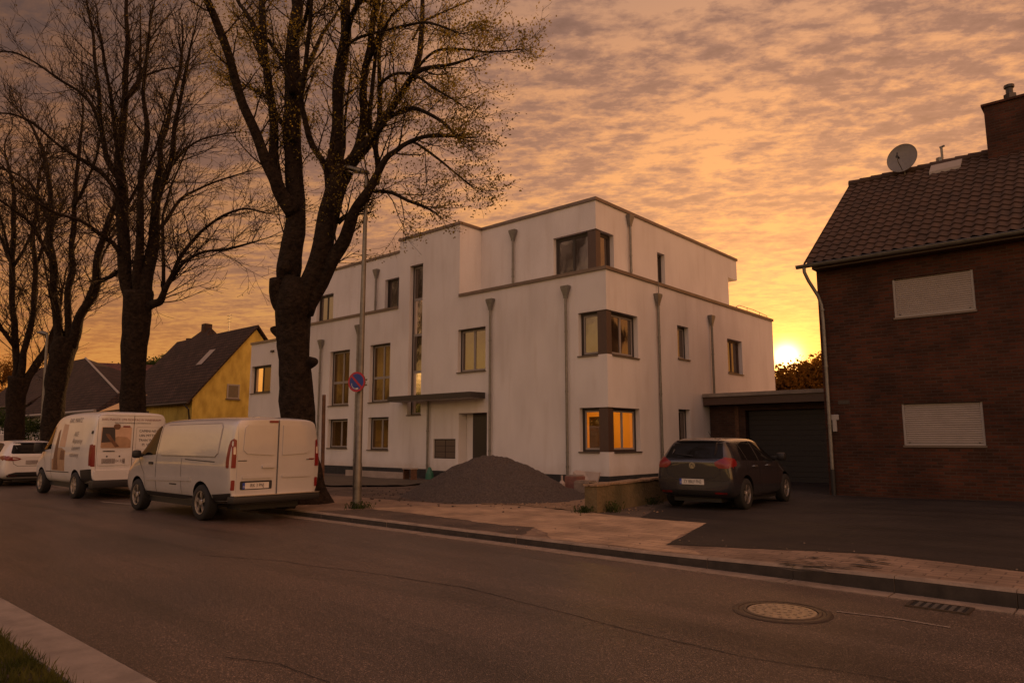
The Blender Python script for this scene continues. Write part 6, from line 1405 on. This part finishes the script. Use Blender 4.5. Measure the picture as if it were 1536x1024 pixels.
# heap of grit
hc = (-12.45, 13.25); m = MB(); P = []; F_ = []; nr, na = 46, 140
for i in range(nr + 1):
    for k in range(na):
        a = 2 * math.pi * k / na; t = i / nr; q0 = Vector((math.cos(a), math.sin(a), 0))
        Rr = 2.35 * (1 + .10 * mnoise.noise(q0 * 1.2) + .05 * mnoise.noise(q0 * 4)); x, y = hc[0] + Rr * t * q0.x * 1.12, hc[1] + Rr * t * q0.y * .92
        hgt = 1.10 * (max(0, 1 - t * 1.02) ** 1.10 * (1 + .35 * t)) * (1 - .10 * math.exp(-(t / .12) ** 2)); v3 = Vector((x, y, 0))
        hgt += (.10 * mnoise.noise(v3 * 1.3) + .045 * mnoise.noise(v3 * 4) + .028 * mnoise.noise(v3 * 11)) * min(1, (1 - t) * 4) + .015 * (1 - t)
        P.append((x, y, .10 + hgt - (.03 if i == nr else 0)))
for i in range(nr):
    for k in range(na): F_.append((i * na + k, i * na + (k + 1) % na, (i + 1) * na + (k + 1) % na, (i + 1) * na + k))
m.add(P, F_)
lone(m, 'grit_heap', 'pile', 'large grey heap of grit in front of the entrance', 'heap', (hc[0], hc[1], .1), smooth=True, recalc=False)
def lumps(name, label, n, cxy, spread, s0, s1, mt, seed, flat=.6):
    rnd = random.Random(seed); m = MB()
    for i in range(n):
        x, y = cxy[0] + rnd.gauss(0, spread[0]), cxy[1] + rnd.gauss(0, spread[1]); s = rnd.uniform(s0, s1); z = gz(x) + .015
        bm = bmesh.new(); bmesh.ops.create_icosphere(bm, subdivisions=1, radius=s)
        m.add([(x + v.co.x * rnd.uniform(.7, 1.3), y + v.co.y * rnd.uniform(.7, 1.3), z + s * flat * .4 + v.co.z * flat) for v in bm.verts], [[v.index for v in f.verts] for f in bm.faces]); bm.free()
    o = m.build(name, mt, None, recalc=False); return tag(o, label, 'rubble', kind='stuff')
lumps('rubble', 'crumbs of grit scattered round the grey heap', 420, (hc[0], hc[1] - .2), (1.9, 1.4), .010, .034, 'pile', 5)
lumps('gravel_stones', 'loose stones on the gravel patch before the heap', 320, (-10.0, 12.3), (1.1, .3), .008, .026, 'gravel', 6)
lumps('loose_stones', 'pebbles and broken bits along the kerb edge of the pavement', 60, (-4.0, 8.9), (2.6, .5), .006, .018, 'kerb', 8)
# clutter by the corner
p = on(875, 730, z=.1)
a0, a1 = on(858, 731, Y=16.6), on(892, 734, Y=16.6)
m = MB(); x0, x1 = a0.x, a1.x; zt = on(876, 707, Y=16.6).z
m.add([(x0 + .02, 16.6, .1), (x1, 16.6, .1), (x1, 16.85, zt - .02), (x0 + .25, 16.85, zt), (x0, 16.8, zt + .02), (x0 - .03, 16.7, .6), (x0 + .02, 16.66, .1), (x1, 16.66, .1), (x1, 16.91, zt - .02), (x0 + .25, 16.91, zt), (x0, 16.86, zt + .02), (x0 - .03, 16.76, .6)],
      [(0, 1, 2, 3, 4, 5), (6, 7, 8, 9, 10, 11)] + [(k, (k + 1) % 6, 6 + (k + 1) % 6, 6 + k) for k in range(6)])
lone(m, 'insulation_board', 'board', 'pale curved edged board leaning by the building corner', 'board', (x0, 16.7, .1))
def crate(name, label, cat, px, py, Y_, w_, dd, h_, mt, mt2=None):
    q = on(px, py, Y=Y_); r = wthing(name, label, cat, (q.x, Y_, .1)); m = MB(); m.box(q.x - w_ / 2, q.x + w_ / 2, Y_, Y_ + dd, .1, .1 + h_, bev=.015); m.build('block', mt, r); m = MB(); m.box(q.x - w_ / 2 + .03, q.x + w_ / 2 - .03, Y_ + .03, Y_ + dd - .03, .1 + h_ + .001, .1 + h_ + .03); m.build('top_layer', mt2 or mt, r); return r
crate('brick_stack', 'reddish stack of paving bricks with a pale top by the building corner', 'bricks', 856, 735, 15.8, .42, .4, .42, 'block', 'concrete')
crate('stone_stack', 'greyish stack of stones right of the reddish bricks', 'stones', 872, 738, 15.6, .5, .4, .30, 'kerb', 'kerb')
crate('bucket_crate', 'small black crate against the low mossy wall', 'crate', 888, 738, 15.0, .28, .28, .30, 'black_plastic')
q = on(843, 730, Y=15.6); m = MB(); m.tube([(q.x, 15.6, .1), (q.x, 15.6, .34), (q.x, 15.6, .42), (q.x, 15.6, .55)], [.09, .09, .03, .03], 10); lone(m, 'plastic_canister', 'board', 'small pale canister at the foot of the downpipe', 'canister', (q.x, 15.6, .1))
# plank and trestle on the left
q0, q1 = on(518, 716, Y=16.6), on(606, 718, Y=16.6)
m = MB(); m.box(q0.x, q1.x, 16.6, 16.66, .12, .36); lone(m, 'formwork_plank', 'board', 'long pale plank lying before the dark plinth left of the entrance', 'plank', (q0.x, 16.6, .1))
q = on(613, 722, Y=16.3); r = wthing('trestle', 'small wooden trestle stool beside the pale plank', 'stool', (q.x, 16.3, .1)); m = MB(); m.box(q.x - .25, q.x + .25, 16.2, 16.5, .50, .54); m.build('seat', 'board', r)
for dx in (-.2, .2):
    m = MB(); m.box(q.x + dx - .02, q.x + dx + .02, 16.22, 16.48, .1, .50); m.build('leg', 'wood', r)
m = MB(); P = []
gx0, gx1 = on(485, 730, Y=14.0), on(560, 730, Y=14.0)
sheet('dug_soil', [(gx0.x - 5, 12.6), (gx1.x - .2, 12.6), (gx1.x + 1.2, 14), (gx1.x + .8, 16.4), (gx0.x - 8, 16.4)], 'earth', .05, .35, .05)
q0, q1 = on(483, 738, z=.1), on(486, 592, Y=on(483, 738, z=.1).y)
m = MB(); m.tube([(q0.x, q0.y, 0), (q1.x, q0.y, q1.z)], [.055, .05], 8); lone(m, 'wooden_stake', 'wood', 'tall reddish brown stake right of the largest tree trunk', 'post', (q0.x, q0.y, .1))
q = on(644, 728, Y=17.5); m = MB(); m.lathe([(.0, .0), (.16, .0), (.14, .2), (.05, .42), (.0, .44)], (q.x, 17.5, .1), 'z', 14); lone(m, 'plastic_bucket', 'green_plastic', 'dark green plastic bucket at the foot of the canopy downpipe', 'bucket', (q.x, 17.5, .1))

for o in bpy.data.objects:
    if '_w' in o.keys(): del o['_w']
